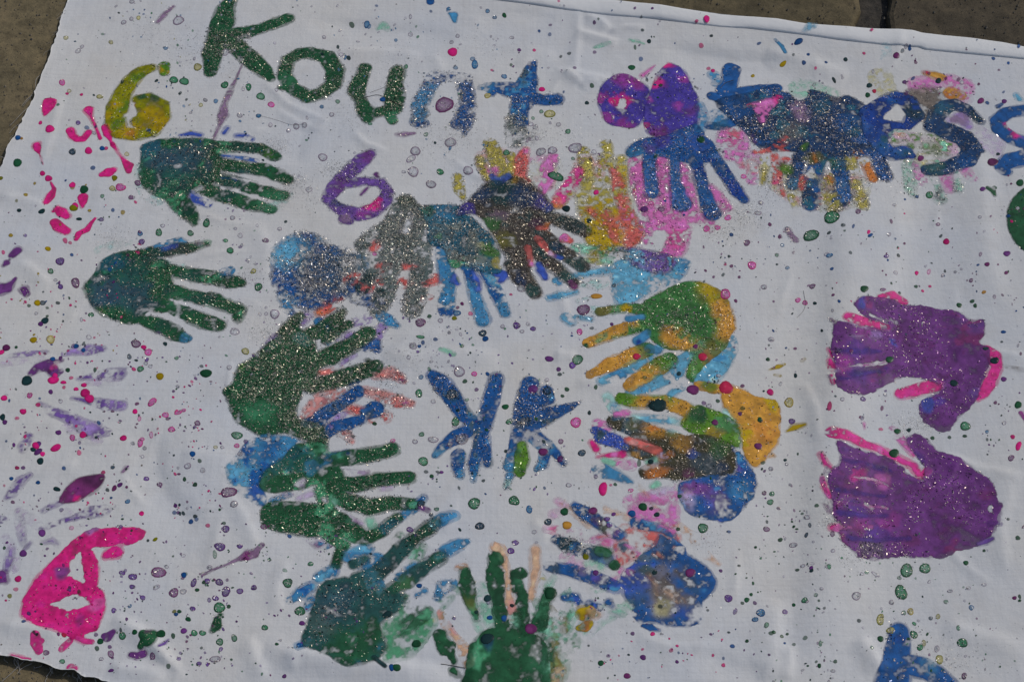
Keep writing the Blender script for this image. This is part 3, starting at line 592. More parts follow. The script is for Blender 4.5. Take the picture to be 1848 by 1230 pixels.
F('finger_mark', 'coral', [S((1134, 797, 7), (1160, 805, 10), (1185, 815, 8))], 'coral streak through the dark olive print', spots=[(1145, 800, 10, 'salmon')], t=.25, fade=1, g=3)
F('finger_mark', 'hpink', [S((1068, 800, 6), (1076, 812, 7)), S((1078, 826, 3), (1110, 822, 6), (1122, 822, 8))], 'hot pink dabs at the fingertips', spots=[(1110, 822, 10, 'lpink')], t=.2, fade=1.5, a=.9)
F('paint_smear', 'lpink', [S((1115, 838, 7), (1138, 842, 10)), S((1195, 828, 10), (1180, 836, 6)), S((1140, 908, 14), (1165, 905, 14), (1220, 890, 14), (1245, 905, 12), (1235, 875, 9))], 'light pink smears beside the blue palm', col2=[('lilac', .35)], a=.75, fade=3, dry=.25, t=.15)
F('finger_mark', 'mblue', [S((1076, 850, 8), (1092, 852, 13), (1112, 860, 10), (1138, 872, 5))], 'pale blue finger mark left of the blue palm', col2=[('lblue', .4)], a=.9, fade=1.5, dry=.1, t=.2)
F('finger_mark', 'pgreen', [S((1090, 832, 6), (1106, 838, 6)), S((1168, 836, 5), (1180, 832, 8)), S((1185, 876, 7), (1178, 880, 6))], 'small green dabs beside the blue palm', spots=[(1174, 834, 12, 'teal')], a=.8, fade=2, t=.15)
F('hand_print', 'blue', [PG((1228, 875), (1265, 862), (1322, 856), (1328, 818), (1344, 828), (1364, 865), (1356, 898), (1335, 924), (1318, 940), (1290, 940), (1247, 930), (1225, 900)), S((1318, 925, 10), (1300, 938, 7))], 'blue and purple palm print low on the right of the ring', col2=[('vblue', .30), ('mblue', .22)], spots=[(1250, 885, 26, 'magenta', .55), (1285, 900, 26, 'violet', .7), (1240, 905, 18, 'lilac', .6), (1335, 890, 24, 'mblue', .6), (1325, 842, 14, 'violet', .6)], a=1, fade=1, dry=.05, t=.35, g=4, rough=1.3)
# ---- blue, coral and pink hand lower right
F('hand_print', 'peach', [S((1014, 906, 5), (1030, 920, 7), (1062, 951, 6)), S((1064, 902, 6), (1078, 916, 7), (1100, 926, 6), (1136, 936, 6)), S((1225, 951, 7), (1245, 965, 6), (1258, 985, 7), (1270, 1000, 7), (1296, 1020, 4)), S((1265, 975, 8), (1258, 985, 8)), S((1152, 880, 4), (1175, 905, 4), (1195, 930, 5))], 'peach coloured streaks around the lower right hand', a=.72, fade=2.5, dry=.3, t=.15, rough=1.5)
F('finger_mark', 'ppink', [S((989, 957, 8), (1025, 962, 10), (1060, 972, 9), (1100, 980, 11)), S((1006, 905, 6), (1020, 915, 7)), S((1040, 1018, 12), (1020, 1008, 10), (1050, 1028, 9)), S((1000, 930, 9), (1015, 925, 7))], 'pale pink finger marks of the lower right hand', spots=[(1000, 960, 16, 'pink', .9), (1040, 962, 12, 'lpink', .8), (1100, 978, 14, 'pink', .8), (1008, 906, 10, 'lpink')], a=.72, fade=2.5, dry=.22, t=.15)
F('paint_smear', 'lpink', [S((1150, 925, 16), (1175, 935, 18), (1210, 940, 14), (1215, 918, 10)), S((1160, 900, 10), (1195, 905, 9))], 'pink smear above the lower right hand', col2=[('hpink', .35)], a=.72, fade=2.5, dry=.3, t=.15, rough=1.5)
F('hand_print', 'coral', [PG((1112, 960), (1130, 948), (1155, 958), (1180, 955), (1215, 950), (1228, 975), (1200, 1000), (1150, 1010), (1118, 1025), (1108, 1005), (1108, 985))], 'coral orange patch at the base of the lower right fingers', col2=[('salmon', .4), ('lpink', .3), ('steel', .25)], a=.8, fade=3, dry=.24, t=.22, rough=1.4)
F('hand_print', 'blue', [PG((1122, 1040), (1145, 1018), (1162, 1000), (1180, 985), (1190, 965), (1205, 975), (1215, 970), (1230, 985), (1241, 1003), (1274, 1024), (1293, 1051), (1284, 1073), (1263, 1092), (1262, 1125), (1225, 1133), (1184, 1127), (1149, 1122), (1141, 1097), (1122, 1073)), S((1037, 915, 8), (1060, 932, 13), (1090, 952, 11), (1118, 968, 10)), S((1004, 976, 8), (1025, 986, 13), (1065, 998, 12), (1096, 1012, 12)), S((992, 1026, 9), (1025, 1030, 12), (1060, 1042, 11), (1110, 1062, 12)), S((1020, 1080, 8), (1038, 1082, 9), (1045, 1090, 6)), S((1064, 1092, 7), (1080, 1098, 6)), S((1098, 1090, 7), (1104, 1096, 5)), S((1145, 946, 9), (1165, 948, 9), (1200, 960, 8), (1212, 968, 8))],
  'blue and brown hand print at the lower right', col2=[('vblue', .22), ('mblue', .15)], spots=[(1185, 1045, 44, 'gbrown', .75), (1205, 1085, 40, 'gbrown', .85), (1200, 1100, 22, 'pyellow', .55), (1165, 1030, 22, 'teal', .6), (1195, 985, 26, 'navy', .7), (1160, 1000, 16, 'grey', .6), (1140, 1060, 24, 'vblue', .7), (1020, 985, 24, 'dteal', .9), (1060, 998, 22, 'steel', .9), (1095, 1010, 14, 'grey', .8), (1085, 955, 14, 'olive', .7), (1110, 965, 10, 'violet', .8), (1068, 925, 12, 'dpurple', .8), (1000, 1025, 12, 'steel', .8), (1075, 1045, 14, 'violet', .5), (1215, 1050, 20, 'brown', .4), (1250, 1055, 18, 'steel', .5), (1150, 1080, 20, 'steel', .5), (1045, 1035, 14, 'mauve', .5), (1130, 1035, 12, 'lpink', .5), (1230, 1110, 20, 'vblue', .5), (1075, 945, 10, 'maroon', .5), (1050, 925, 8, 'steel', .6)],
  a=.96, fade=1.4, dry=.10, t=.4, g=1.2, gs=[(1030, 985, 30, 13), (1060, 930, 26, 8), (1170, 1005, 40, 3)], rough=1.3)
F('paint_smear', 'coral', [S((1170, 1040, 5), (1182, 1060, 4), (1186, 1075, 3)), S((1186, 1000, 4), (1195, 1008, 4)), S((1200, 1070, 5), (1220, 1082, 8), (1232, 1090, 6))], 'tan streaks rubbed into the blue palm', col2=[('peach', .5)], a=.6, fade=2, dry=.2, t=.12)
F('paint_smear', 'pgreen', [S((1058, 1020, 6), (1080, 1022, 11), (1092, 1014, 6)), S((1034, 1064, 4), (1025, 1070, 4)), S((1065, 1068, 7), (1088, 1064, 6)), S((1090, 1100, 6), (1120, 1105, 12), (1135, 1095, 9)), S((1060, 1145, 8), (1090, 1125, 5), (1110, 1115, 5)), S((1000, 1045, 5), (990, 1060, 8))], 'pale green brushings beside the blue palm', a=.6, fade=2.5, dry=.4, t=.12, spots=[(1120, 1105, 16, 'steel', .6)], rough=1.6)
F('paint_smear', 'lpink', [S((1130, 990, 7), (1150, 1000, 6)), S((1120, 1030, 6), (1108, 1046, 5)), S((1192, 952, 7), (1215, 962, 6)), S((1070, 975, 5), (1095, 968, 5))], 'pink rubbed over the blue fingers', col2=[('coral', .35)], a=.75, fade=2, dry=.3, t=.12, rough=1.5)
F('paint_blob', 'green', [S((1080, 996, 10), (1094, 1000, 10)), S((1108, 1022, 9))], 'two dark green dabs on the blue fingers', t=.5, fade=.6)
F('paint_blob', 'mustard', [S((1052, 1108, 12), (1062, 1106, 11)), S((1044, 1136, 4), (1056, 1134, 7), (1064, 1128, 6))], 'mustard spot with an orange tail', spots=[(1054, 1134, 14, 'dorange'), (1072, 1114, 12, 'peach', .8)], t=.35, fade=1)
F('paint_wash', 'peach', [S((1072, 1112, 9), (1080, 1108, 8))], 'peach smudge beside the mustard spot', a=.6, fade=4, dry=.2, t=.1)
F('paint_blob', 'blue', [S((1160, 1132, 3), (1174, 1136, 6), (1188, 1140, 3))], 'small blue dab under the blue palm', t=.3, fade=.8)
# ---- far left finger drags in purple
for pts, c_, aa, lab in (
    ([(22, 643, 4), (50, 640, 6), (84, 637, 4)], 'pviolet', .7, 'faint purple finger drag at the top left of the row'),
    ([(116, 640, 5), (140, 634, 9), (160, 633, 11), (186, 631, 6)], 'pviolet', .8, 'pale purple finger drag ending in a ragged tip'),
    ([(141, 685, 3), (170, 680, 6), (195, 678, 12), (215, 676, 12), (226, 668, 3)], 'pviolet', .8, 'broad pale purple finger drag below the ragged one'),
    ([(130, 719, 3), (160, 724, 6), (190, 730, 10), (219, 733, 10)], 'pviolet', .8, 'purple finger drag with a pink spot on it'),
    ([(72, 728, 3), (95, 743, 8), (122, 754, 10), (150, 768, 12), (170, 778, 15), (192, 781, 8)], 'pviolet', .75, 'long slanting purple finger drag'),
    ([(52, 790, 8), (44, 804, 9), (42, 812, 6)], 'lilac', .55, 'small pale purple smudge near the left edge'),
    ([(54, 857, 5), (38, 868, 9), (22, 890, 9), (12, 898, 5)], 'lilac', .6, 'pale purple smudge by the left edge'),
    ([(108, 905, 8), (95, 913, 6), (80, 922, 5)], 'pviolet', .7, 'purple trail under the dark oval'),
    ([(112, 942, 5), (130, 937, 5), (150, 930, 7), (165, 926, 11), (190, 922, 9), (203, 917, 4)], 'violet', .85, 'purple finger drag above the pink six'),
    ([(74, 955, 3), (90, 950, 5), (106, 944, 4)], 'violet', .8, 'short purple dash left of the pink six'),
    ([(34, 922, 6), (37, 945, 8), (42, 975, 6), (44, 985, 4)], 'lilac', .6, 'upright pale purple streak'),
    ([(20, 992, 6), (18, 1010, 8), (12, 1030, 6)], 'pviolet', .6, 'upright purple streak at the left edge'),
    ([(78, 980, 4), (95, 977, 5), (106, 985, 3)], 'pviolet', .6, 'faint purple smudge above the pink six'),
    ([(44, 994, 3), (50, 988, 4), (56, 980, 3)], 'violet', .8, 'tiny purple flick above the pink six'),
    ([(-10, 938, 8), (6, 938, 6)], 'violet', .8, 'purple dab cut by the left edge')):
    F('finger_mark', c_, [pts], lab, spots=[(pts[-1][0], pts[-1][1], 22, 'violet', .8), (pts[len(pts) // 2][0], pts[len(pts) // 2][1], 14, 'violet', .4)], col2=[('violet', .35)], a=min(1, aa + .08), fade=2, dry=.26, t=.15, rough=1.1, rim=.35)
for pts, lab in (([(8, 655, 8), (40, 652, 9), (75, 648, 6)], 'faint lilac wash at the left edge above the purple blob'), ([(150, 690, 5), (185, 690, 9), (212, 690, 6)], 'faint lilac wash under the broad purple drag'), ([(120, 770, 7), (150, 790, 9), (180, 797, 6)], 'faint lilac wash under the slanting drag'), ([(40, 930, 9), (60, 940, 8), (85, 965, 6)], 'faint lilac wash left of the pink six'), ([(10, 970, 6), (30, 1005, 8), (28, 1030, 6)], 'faint lilac wash near the lower left edge'), ([(120, 925, 7), (150, 945, 7), (170, 940, 5)], 'faint lilac wash above the pink six')):
    F('paint_wash', 'lilac', [pts], lab, a=.40, fade=4, dry=.38, t=.08, rough=1.6, thin=.5)
F('paint_blob', 'purple', [S((58, 674, 6), (70, 664, 9), (88, 660, 11), (100, 676, 8), (110, 672, 4)), S((95, 654, 4), (112, 652, 3))], 'dark purple blob with a pink patch', spots=[(98, 668, 9, 'pink', .6), (92, 674, 8, 'dpurple', .9)], t=.5, g=1)
F('paint_blob', 'plum', [PG((108, 906), (122, 879), (140, 866), (160, 859), (187, 858), (184, 875), (170, 890), (150, 900), (135, 906))], 'dark purple oval on the left', spots=[(165, 866, 22, 'dpurple', .8), (138, 893, 14, 'magenta', .5), (140, 903, 8, 'hpink', .9)], t=.5, rim=.35)
F('paint_blob', 'purple', [S((24, 461, 7), (32, 453, 8)), S((18, 470, 2)), S((12, 476, 6), (8, 480, 4))], 'purple double drop near the left edge', t=.5)
F('paint_blob', 'purple', [S((-6, 525, 14), (12, 522, 11), (24, 510, 5), (28, 504, 3))], 'big purple drop cut by the left edge', t=.5)
F('paint_blob', 'purple', [S((44, 524, 8), (48, 532, 6))], 'purple teardrop left of the lower green hand', t=.5, g=4)
F('paint_blob', 'purple', [S((4, 1044, 14), (12, 1050, 6))], 'round purple blob below the finger drags', t=.5)
# ---- pink splashes, top left
for shp, lab in (([PG((79, 182), (88, 178), (101, 181), (99, 192), (90, 202), (80, 209), (77, 196))], 'hot pink wedge drop near the left edge'),
    ([S((160, 199, 8), (164, 210, 3), (175, 235, 2.5), (181, 251, 3))], 'hot pink drop with a thin tail'),
    ([S((127, 236, 7), (131, 246, 6), (140, 252, 6), (150, 252, 6), (160, 240, 6))], 'hot pink curl below the tailed drop'),
    ([S((66, 263, 7), (68, 269, 6), (72, 280, .8), (78, 298, .8))], 'hot pink drop with a hair thin tail'),
    ([S((190, 230, 6), (195, 242, 7), (200, 255, 2), (204, 262, 4), (214, 278, 1), (222, 288, 3), (232, 300, 7), (233, 310, 4))], 'hot pink chain of drops beside the yellow six'),
    ([S((184, 316, 5), (196, 312, 9), (204, 308, 6))], 'hot pink blob beside the upper green hand'),
    ([S((84, 366, 5), (92, 354, 7), (98, 342, 3), (92, 330, 1.5))], 'slanted hot pink drop on the left'),
    ([S((150, 357, 8), (150, 366, 6), (149, 374, 3))], 'hot pink cone drop left of the hands'),
    ([S((104, 378, 6), (112, 384, 9), (121, 391, 6)), S((97, 382, 3))], 'lumpy hot pink blob on the left'),
    ([S((99, 402, 7), (106, 410, 9), (120, 418, 7))], 'largest hot pink blob on the left'),
    ([S((138, 432, 4), (143, 422, 5), (157, 415, 5), (164, 404, 3), (172, 395, 2))], 'bent hot pink streak on the left')):
    F('paint_splash', 'hpink', shp, lab, t=.5, g=2, rough=.5, fade=.6, rim=.18, thin=.2)
# ---- number six in yellow and green
F('painted_number', 'lime', [S((273, 124, 9), (255, 130, 12), (238, 145, 14), (222, 168, 15), (212, 195, 18), (208, 220, 16), (216, 240, 13), (244, 244, 13), (274, 236, 15), (294, 214, 13), (294, 192, 11), (268, 178, 11), (248, 180, 9)), S((252, 220, 14), (272, 208, 22), (286, 204, 16)), S((252, 190, 8), (262, 200, 12))], 'yellow green number six',
  holes=[S((228, 209, 4), (240, 207, 5))], spots=[(222, 190, 16, 'lgreen', .7), (250, 138, 16, 'lgreen', .7), (285, 225, 20, 'mustard', .9), (205, 185, 14, 'mustard', .8), (214, 225, 16, 'lgreen', .7), (255, 172, 10, 'green', .9), (280, 178, 14, 'green', .8), (270, 210, 22, 'mustard', .85), (230, 242, 26, 'mustard', .9), (196, 205, 10, 'mustard', .8), (262, 150, 12, 'mustard', .85), (248, 165, 8, 'mustard', .9), (230, 248, 8, 'dorange', .6), (238, 190, 8, 'dorange', .6)], t=.5, g=5, rough=.7, rim=.1, thin=.3)
F('paint_blob', 'lgreen', [S((296, 120, 9), (297, 132, 8))], 'green dot at the tip of the yellow six', spots=[(290, 126, 8, 'mustard'), (303, 128, 5, 'mustard')], t=.5, g=4)
# ---- the green and blue word
F('painted_letter', 'green', [S((445, -40, 11), (418, 0, 10), (407, 18, 15), (403, 40, 19), (394, 66, 17), (384, 100, 16), (382, 124, 12), (380, 133, 10)), S((417, 64, 14), (447, 60, 13), (470, 54, 11), (495, 45, 12), (520, 36, 11)), S((420, 78, 15), (436, 95, 15), (458, 114, 16), (478, 132, 13), (489, 144, 8))], 'green letter K with glitter',
  t=.45, g=9, gs=[(395, 80, 40, HV), (425, 75, 30, HV), (450, 105, 26, 18)], rough=.9, col2=[('dgreen', .2)])
F('painted_letter', 'green', [S((560, 99, 12), (590, 106, 14), (606, 130, 15), (602, 155, 14), (580, 172, 13), (556, 178, 13), (528, 162, 12), (514, 138, 12), (520, 112, 12), (540, 100, 12), (560, 99, 12)), S((528, 162, 8), (506, 162, 5))], 'green letter o with glitter', t=.45, g=18, rough=1.1, spots=[(520, 150, 20, 'mgreen', .3)])
F('painted_letter', 'green', [S((659, 127, 11), (652, 145, 12), (643, 168, 14), (650, 185, 10), (660, 205, 14), (664, 216, 11)), S((718, 133, 13), (713, 155, 13), (712, 180, 16), (711, 200, 14)), S((660, 207, 13), (685, 207, 10), (708, 200, 12)), S((700, 208, 9), (710, 222, 8))], 'green letter u with glitter', spots=[(708, 218, 14, 'mgreen', .7)], t=.45, g=20, rough=1.1)
F('painted_letter', 'blue', [S((786, 144, 13), (772, 166, 13), (762, 185, 14), (752, 196, 10), (760, 205, 12), (754, 222, 13), (765, 226, 9)), S((786, 144, 12), (815, 142, 9), (838, 148, 12), (842, 170, 13), (844, 195, 13), (836, 216, 15), (826, 226, 12)), S((846, 215, 10), (842, 232, 8), (838, 246, 4))], 'blue letter n with glitter', thin=.95, col2=[('mblue', .35), ('steel', .3)], t=.3, a=.9, fade=2.4, dry=.08, g=14, gs=[(760, 215, 22, HV), (838, 220, 22, HV), (845, 180, 18, HV)], rough=1.3)
F('painted_letter', 'blue', [S((966, 114, 4), (957, 128, 10), (952, 150, 16), (948, 175, 20), (936, 200, 15), (940, 222, 12)), S((868, 162, 5), (892, 160, 10), (920, 165, 16), (950, 175, 15), (980, 183, 11), (1004, 181, 13)), S((880, 158, 5), (888, 170, 8))], 'blue letter t with glitter', thin=.95, col2=[('mblue', .2), ('steel', .2)], spots=[(880, 162, 18, 'mblue', .8)], t=.4, g=9, gs=[(930, 190, 22, 22), (930, 215, 20, HV)], rough=1.2)
F('paint_smear', 'grey', [S((928, 218, 14), (932, 240, 18), (930, 256, 13), (945, 252, 8)), S((958, 254, 8))], 'grey glitter glue at the foot of the blue t', spots=[(942, 222, 9, 'mblue', .8), (958, 254, 9, 'mauve')], a=.6, fade=2, dry=.2, t=.25, g=HV + 8, rough=1.4)
F('paint_smear', 'mauve', [S((438, 118, 1), (424, 150, 3), (414, 172, 6), (406, 188, 4), (403, 210, 9), (396, 230, 3), (386, 252, 3))], 'thin mauve drip under the green K', a=.9, t=.25, g=6, rough=.6)
F('paint_smear', 'mauve', [S((285, 40, 4), (298, 26, 5), (313, 12, 3))], 'mauve dash near the top left', a=.9, t=.25, g=8, rough=.5)
F('paint_smear', 'vblue', [S((325, 246, 3), (345, 243, 6), (362, 246, 5)), S((405, 242, 5), (411, 234, 5)), S((428, 247, 5), (442, 248, 5), (456, 254, 4))], 'blue dabs above the upper green hand', a=.85, fade=1.5, dry=.25, t=.2)
# ---- purple letter o and blot
F('painted_letter', 'indigo', [S((1124, 152, 22), (1146, 166, 22), (1150, 195, 20), (1136, 214, 20), (1112, 210, 20), (1102, 186, 20), (1106, 166, 20), (1124, 152, 22)), S((1086, 178, 9), (1082, 172, 3))], 'purple letter o with a pink centre', holes=[S((1124, 184, 5), (1122, 192, 5))], spots=[(1126, 142, 26, 'magenta', .75), (1150, 150, 18, 'magenta', .7), (1084, 180, 16, 'magenta', .95), (1092, 215, 16, 'magenta', .8), (1125, 230, 22, 'magenta', .75), (1124, 186, 17, 'hpink', .9), (1112, 185, 8, 'hpink', .8)], t=.45, g=2.5, fade=1.4, rough=.9, rim=.05)
F('paint_blob', 'indigo', [PG((1206, 114), (1192, 128), (1180, 150), (1170, 178), (1162, 205), (1164, 228), (1175, 245), (1225, 250), (1256, 232), (1262, 205), (1258, 175), (1248, 156), (1238, 130), (1222, 118))], 'big purple blot right of the purple o', spots=[(1182, 150, 16, 'hpink', .85), (1206, 118, 12, 'hpink', .9), (1234, 142, 16, 'magenta', .8), (1172, 185, 12, 'magenta', .8), (1224, 190, 12, 'magenta', .7), (1162, 226, 9, 'hpink', .6), (1190, 238, 22, 'plum', .7), (1250, 200, 18, 'purple', .6), (1208, 140, 20, 'indigo', 1), (1200, 170, 22, 'indigo', .9)], t=.45, g=3, fade=1.4, rough=1.1, rim=.05)
F('paint_smear', 'lpink', [S((1160, 136, 5), (1170, 128, 4), (1182, 118, 1.5))], 'small pink flick between the purple shapes', a=.85, t=.15)
# ---- blue hand hanging from the blot
F('hand_print', 'blue', [PG((1130, 268), (1160, 250), (1200, 246), (1255, 225), (1272, 245), (1290, 262), (1292, 290), (1240, 292), (1200, 284), (1165, 276), (1138, 284)), S((1173, 276, 12), (1173, 310, 11), (1176, 345, 13)), S((1218, 285, 9), (1219, 325, 10), (1229, 366, 17)), S((1255, 285, 11), (1268, 335, 11), (1285, 385, 14)), S((1284, 276, 11), (1310, 315, 11), (1330, 345, 12), (1344, 360, 8))], 'blue hand print hanging down from the purple blot', thin=.5, spots=[(1140, 275, 16, 'mblue', .6), (1165, 262, 14, 'violet', .6), (1200, 250, 24, 'indigo', .8), (1122, 272, 10, 'tealb', .8), (1260, 260, 24, 'vblue', .4)], col2=[('dblue', .2)], t=.45, g=7, gs=[(1228, 370, 20, 18), (1285, 380, 22, 16)], rough=1.0)
F('paint_wash', 'mblue', [S((1262, 190, 7), (1270, 210, 10), (1262, 232, 10)), S((1288, 134, 10), (1296, 146, 8), (1290, 152, 6)), S((1290, 205, 8), (1305, 210, 14), (1290, 228, 9))], 'watery blue wash around the blue t', a=.8, fade=3, dry=.2, t=.15)
# ---- blue word ending on the right
F('painted_letter', 'blue', [S((1320, 124, 14), (1318, 145, 13), (1310, 165, 16)), S((1286, 174, 9), (1310, 178, 16), (1345, 168, 14), (1375, 162, 12), (1402, 158, 9)), S((1280, 228, 7), (1300, 228, 8), (1325, 220, 10))], 'blue letter t at the start of the blue group', spots=[(1300, 228, 20, 'tealb', .5)], t=.5, fade=.8, rough=.9, g=.6)
F('hand_print', 'navy', [PG((1292, 184), (1344, 170), (1400, 154), (1410, 165), (1424, 168), (1440, 182), (1458, 176), (1462, 162), (1480, 166), (1510, 175), (1532, 172), (1562, 192), (1558, 217), (1590, 240), (1602, 257), (1600, 279), (1559, 285), (1527, 284), (1500, 292), (1467, 287), (1429, 273), (1390, 272), (1364, 262), (1349, 244), (1322, 217)), S((1444, 286, 13), (1430, 334, 11)), S((1476, 286, 14), (1464, 330, 14), (1462, 368, 13)), S((1512, 284, 15), (1520, 330, 13), (1516, 364, 14), (1528, 360, 10)), S((1580, 268, 14), (1588, 300, 13), (1596, 318, 14), (1606, 322, 6))],
  'dark blue glittery hand print hanging among the blue letters', col2=[('blue', .35), ('tealb', .15)], spots=[(1462, 285, 18, 'olive', .7), (1500, 300, 16, 'fgreen', .6), (1475, 330, 14, 'steel', .6), (1520, 345, 16, 'blue', .7), (1580, 290, 22, 'blue', .8), (1400, 165, 30, 'blue', .8), (1550, 230, 26, 'tealb', .6), (1480, 190, 24, 'tealb', .6), (1330, 200, 30, 'blue', .7), (1437, 195, 18, 'mauve', .9), (1428, 240, 22, 'gbrown', .55), (1440, 210, 14, 'mauve', .7), (1510, 175, 12, 'gbrown', .5), (1430, 330, 14, 'mblue', .6), (1420, 270, 10, 'coral', .8), (1515, 300, 16, 'tealb', .7), (1530, 220, 24, 'blue', .7), (1360, 255, 12, 'purple', .7)], holes=[S((1466, 306, 4), (1462, 316, 7))], t=.45, g=15, gs=[(1345, 185, 34, 4)], rough=1.3)
F('paint_smear', 'lpink', [PG((1348, 190), (1372, 183), (1398, 172), (1412, 176), (1400, 190), (1388, 200), (1380, 222), (1370, 220), (1362, 200))], 'pink patch on the dark blue print', mix=.08, spots=[(1404, 176, 12, 'hpink', .9), (1352, 190, 8, 'coral', .6)], a=.95, t=.3, fade=1.5, dry=.12, g=2, rough=1.2)
F('paint_smear', 'coral', [S((1365, 275, 6), (1395, 270, 5), (1412, 258, 9), (1418, 250, 6)), S((1398, 282, 7), (1404, 310, 8), (1402, 335, 9), (1412, 350, 6)), S((1450, 322, 7), (1446, 340, 6)), S((1418, 290, 9), (1412, 300, 7))], 'coral streaks below the dark blue print', mix=.2, spots=[(1402, 335, 16, 'pink', .7), (1410, 298, 10, 'maroon', .6)], a=.9, fade=2, dry=.15, t=.2, g=6)
F('finger_mark', 'yellow', [S((1494, 320, 9), (1496, 350, 12), (1504, 376, 13)), S((1534, 290, 10), (1540, 320, 9), (1546, 345, 10), (1556, 375, 11)), S((1378, 285, 7), (1380, 300, 9), (1376, 330, 5)), S((1428, 355, 7), (1436, 372, 7))], 'yellow fingertips below the dark blue print', mix=.25, spots=[(1500, 345, 15, 'mauve', .6), (1543, 352, 13, 'mauve', .75), (1440, 370, 20, 'pyellow'), (1380, 300, 20, 'pyellow')], a=.85, fade=2, dry=.2, t=.22, g=13, rough=1.4)
F('finger_mark', 'dorange', [S((1548, 278, 8), (1562, 300, 9), (1574, 325, 9)), S((1468, 278, 4), (1472, 292, 4)), S((1498, 330, 5), (1494, 312, 4))], 'orange finger edge right of the white gap', spots=[(1556, 288, 12, 'pyellow', .7)], a=.9, fade=1.5, dry=.15, t=.2, g=9)
F('paint_smear', 'lgreen', [S((1410, 300, 8), (1420, 306, 12)), S((1450, 268, 6), (1456, 260, 5))], 'green spot under the dark blue print', spots=[(1408, 292, 9, 'maroon', .7)], a=.9, fade=2, t=.22, g=5)
F('painted_letter', 'dblue', [S((1580, 200, 16), (1600, 182, 13), (1618, 174, 12), (1640, 184, 14), (1652, 208, 14), (1636, 228, 9), (1606, 226, 8), (1592, 222, 8)), S((1572, 205, 18), (1574, 235, 17), (1588, 262, 15), (1608, 278, 14), (1632, 275, 14), (1644, 282, 8)), S((1606, 228, 6), (1600, 246, 6), (1586, 254, 9))], 'blue letter e', spots=[(1645, 205, 20, 'dteal', .8), (1612, 180, 14, 'blue', .7), (1600, 275, 26, 'blue', .7), (1632, 275, 12, 'tealb', .6), (1600, 250, 8, 'green', .6)], t=.45, g=2.5, rough=.9, fade=1.4)
F('painted_letter', 'navy', [S((1682, 230, 14), (1690, 208, 13), (1704, 194, 13), (1722, 190, 11), (1745, 200, 10), (1768, 222, 8)), S((1684, 228, 14), (1708, 238, 18), (1738, 252, 17), (1754, 272, 15), (1742, 296, 14), (1710, 306, 14), (1676, 308, 12)), S((1756, 276, 13), (1768, 278, 6))], 'dark blue letter s', spots=[(1700, 195, 16, 'tealb', .6), (1760, 215, 14, 'dteal', .7), (1740, 298, 24, 'blue', .6), (1690, 305, 18, 'teal', .8)], t=.45, g=7, gs=[(1750, 290, 26, 2), (1715, 192, 26, 2)], rough=1.0, fade=1.2)
F('paint_wash', 'pviolet', [S((1716, 218, 8), (1735, 216, 15), (1745, 230, 9))], 'mauve wash inside the dark blue s', spots=[(1730, 218, 16, 'mauve', .8)], a=.75, fade=4, t=.12)
F('painted_letter', 'blue', [S((1890, 205, 11), (1848, 204, 12), (1816, 208, 12), (1798, 222, 12), (1802, 238, 12), (1825, 256, 13), (1850, 266, 14), (1880, 282, 15)), S((1880, 284, 16), (1850, 292, 16), (1822, 297, 16), (1804, 306, 12), (1812, 316, 10)), S((1800, 196, 4), (1806, 192, 3))], 'violet blue letter s cut by the right edge', spots=[(1820, 300, 34, 'blue', .95), (1850, 290, 30, 'blue', .95), (1816, 232, 10, 'hpink', .7), (1835, 248, 12, 'hpink', .8)], t=.45, rough=.8, fade=1.5, g=.6)
F('paint_blob', 'green', [PG((1864, 342), (1840, 352), (1822, 370), (1814, 392), (1816, 418), (1826, 442), (1846, 462), (1872, 472), (1910, 460), (1926, 405), (1905, 352))], 'dark green disc cut by the right edge', thin=0, halo=.4, spots=[(1870, 405, 45, 'green', 1), (1820, 395, 10, 'dgreen', 1)], t=.6, g=.8, rim=.45, rough=.4)
# ---- upper green hand
F('paint_wash', 'aqua', [S((252, 300, 6), (252, 325, 8), (262, 348, 10), (285, 362, 10)), S((470, 372, 10), (495, 372, 14), (515, 355, 12))], 'pale aqua fringe of the upper green hand', a=.55, fade=3, dry=.35, t=.12, g=4)
F('hand_print', 'green', [PG((258, 262), (300, 252), (352, 252), (384, 256), (402, 275), (398, 320), (378, 340), (345, 352), (310, 362), (272, 348), (252, 325), (254, 290)), S((385, 268, 13), (430, 268, 11), (472, 270, 10), (496, 284, 10)), S((390, 297, 13), (440, 304, 13), (482, 310, 12), (520, 328, 10)), S((388, 322, 13), (430, 332, 13), (470, 346, 13), (512, 356, 11)), S((375, 342, 14), (410, 356, 14), (450, 370, 13), (490, 380, 9)), S((315, 352, 16), (335, 380, 15), (350, 398, 9), (352, 404, 6))], 'dark green hand print below the yellow six with its fingers held together',
  holes=[S((402, 281, 1.5), (470, 291, 2.5)), S((402, 318, 1), (500, 338, 2.2)), S((322, 300, 4)), S((400, 340, 1), (480, 362, 2)), S((352, 346, 3), (362, 340, 5))], col2=[('mgreen', .18)], spots=[(320, 300, 62, 'teal', .95), (290, 285, 34, 'steel', .7), (340, 285, 40, 'steel', .6), (270, 270, 24, 'tealb', .7), (440, 320, 20, 'steel', .5), (490, 365, 24, 'mgreen', .4), (488, 282, 9, 'lgreen', .5), (470, 340, 10, 'dgreen', .8), (440, 270, 26, 'teal', .6), (410, 345, 26, 'teal', .6), (335, 375, 18, 'dteal', .5)], t=.4, g=14, gs=[(315, 300, 50, 7)], rough=1.3)
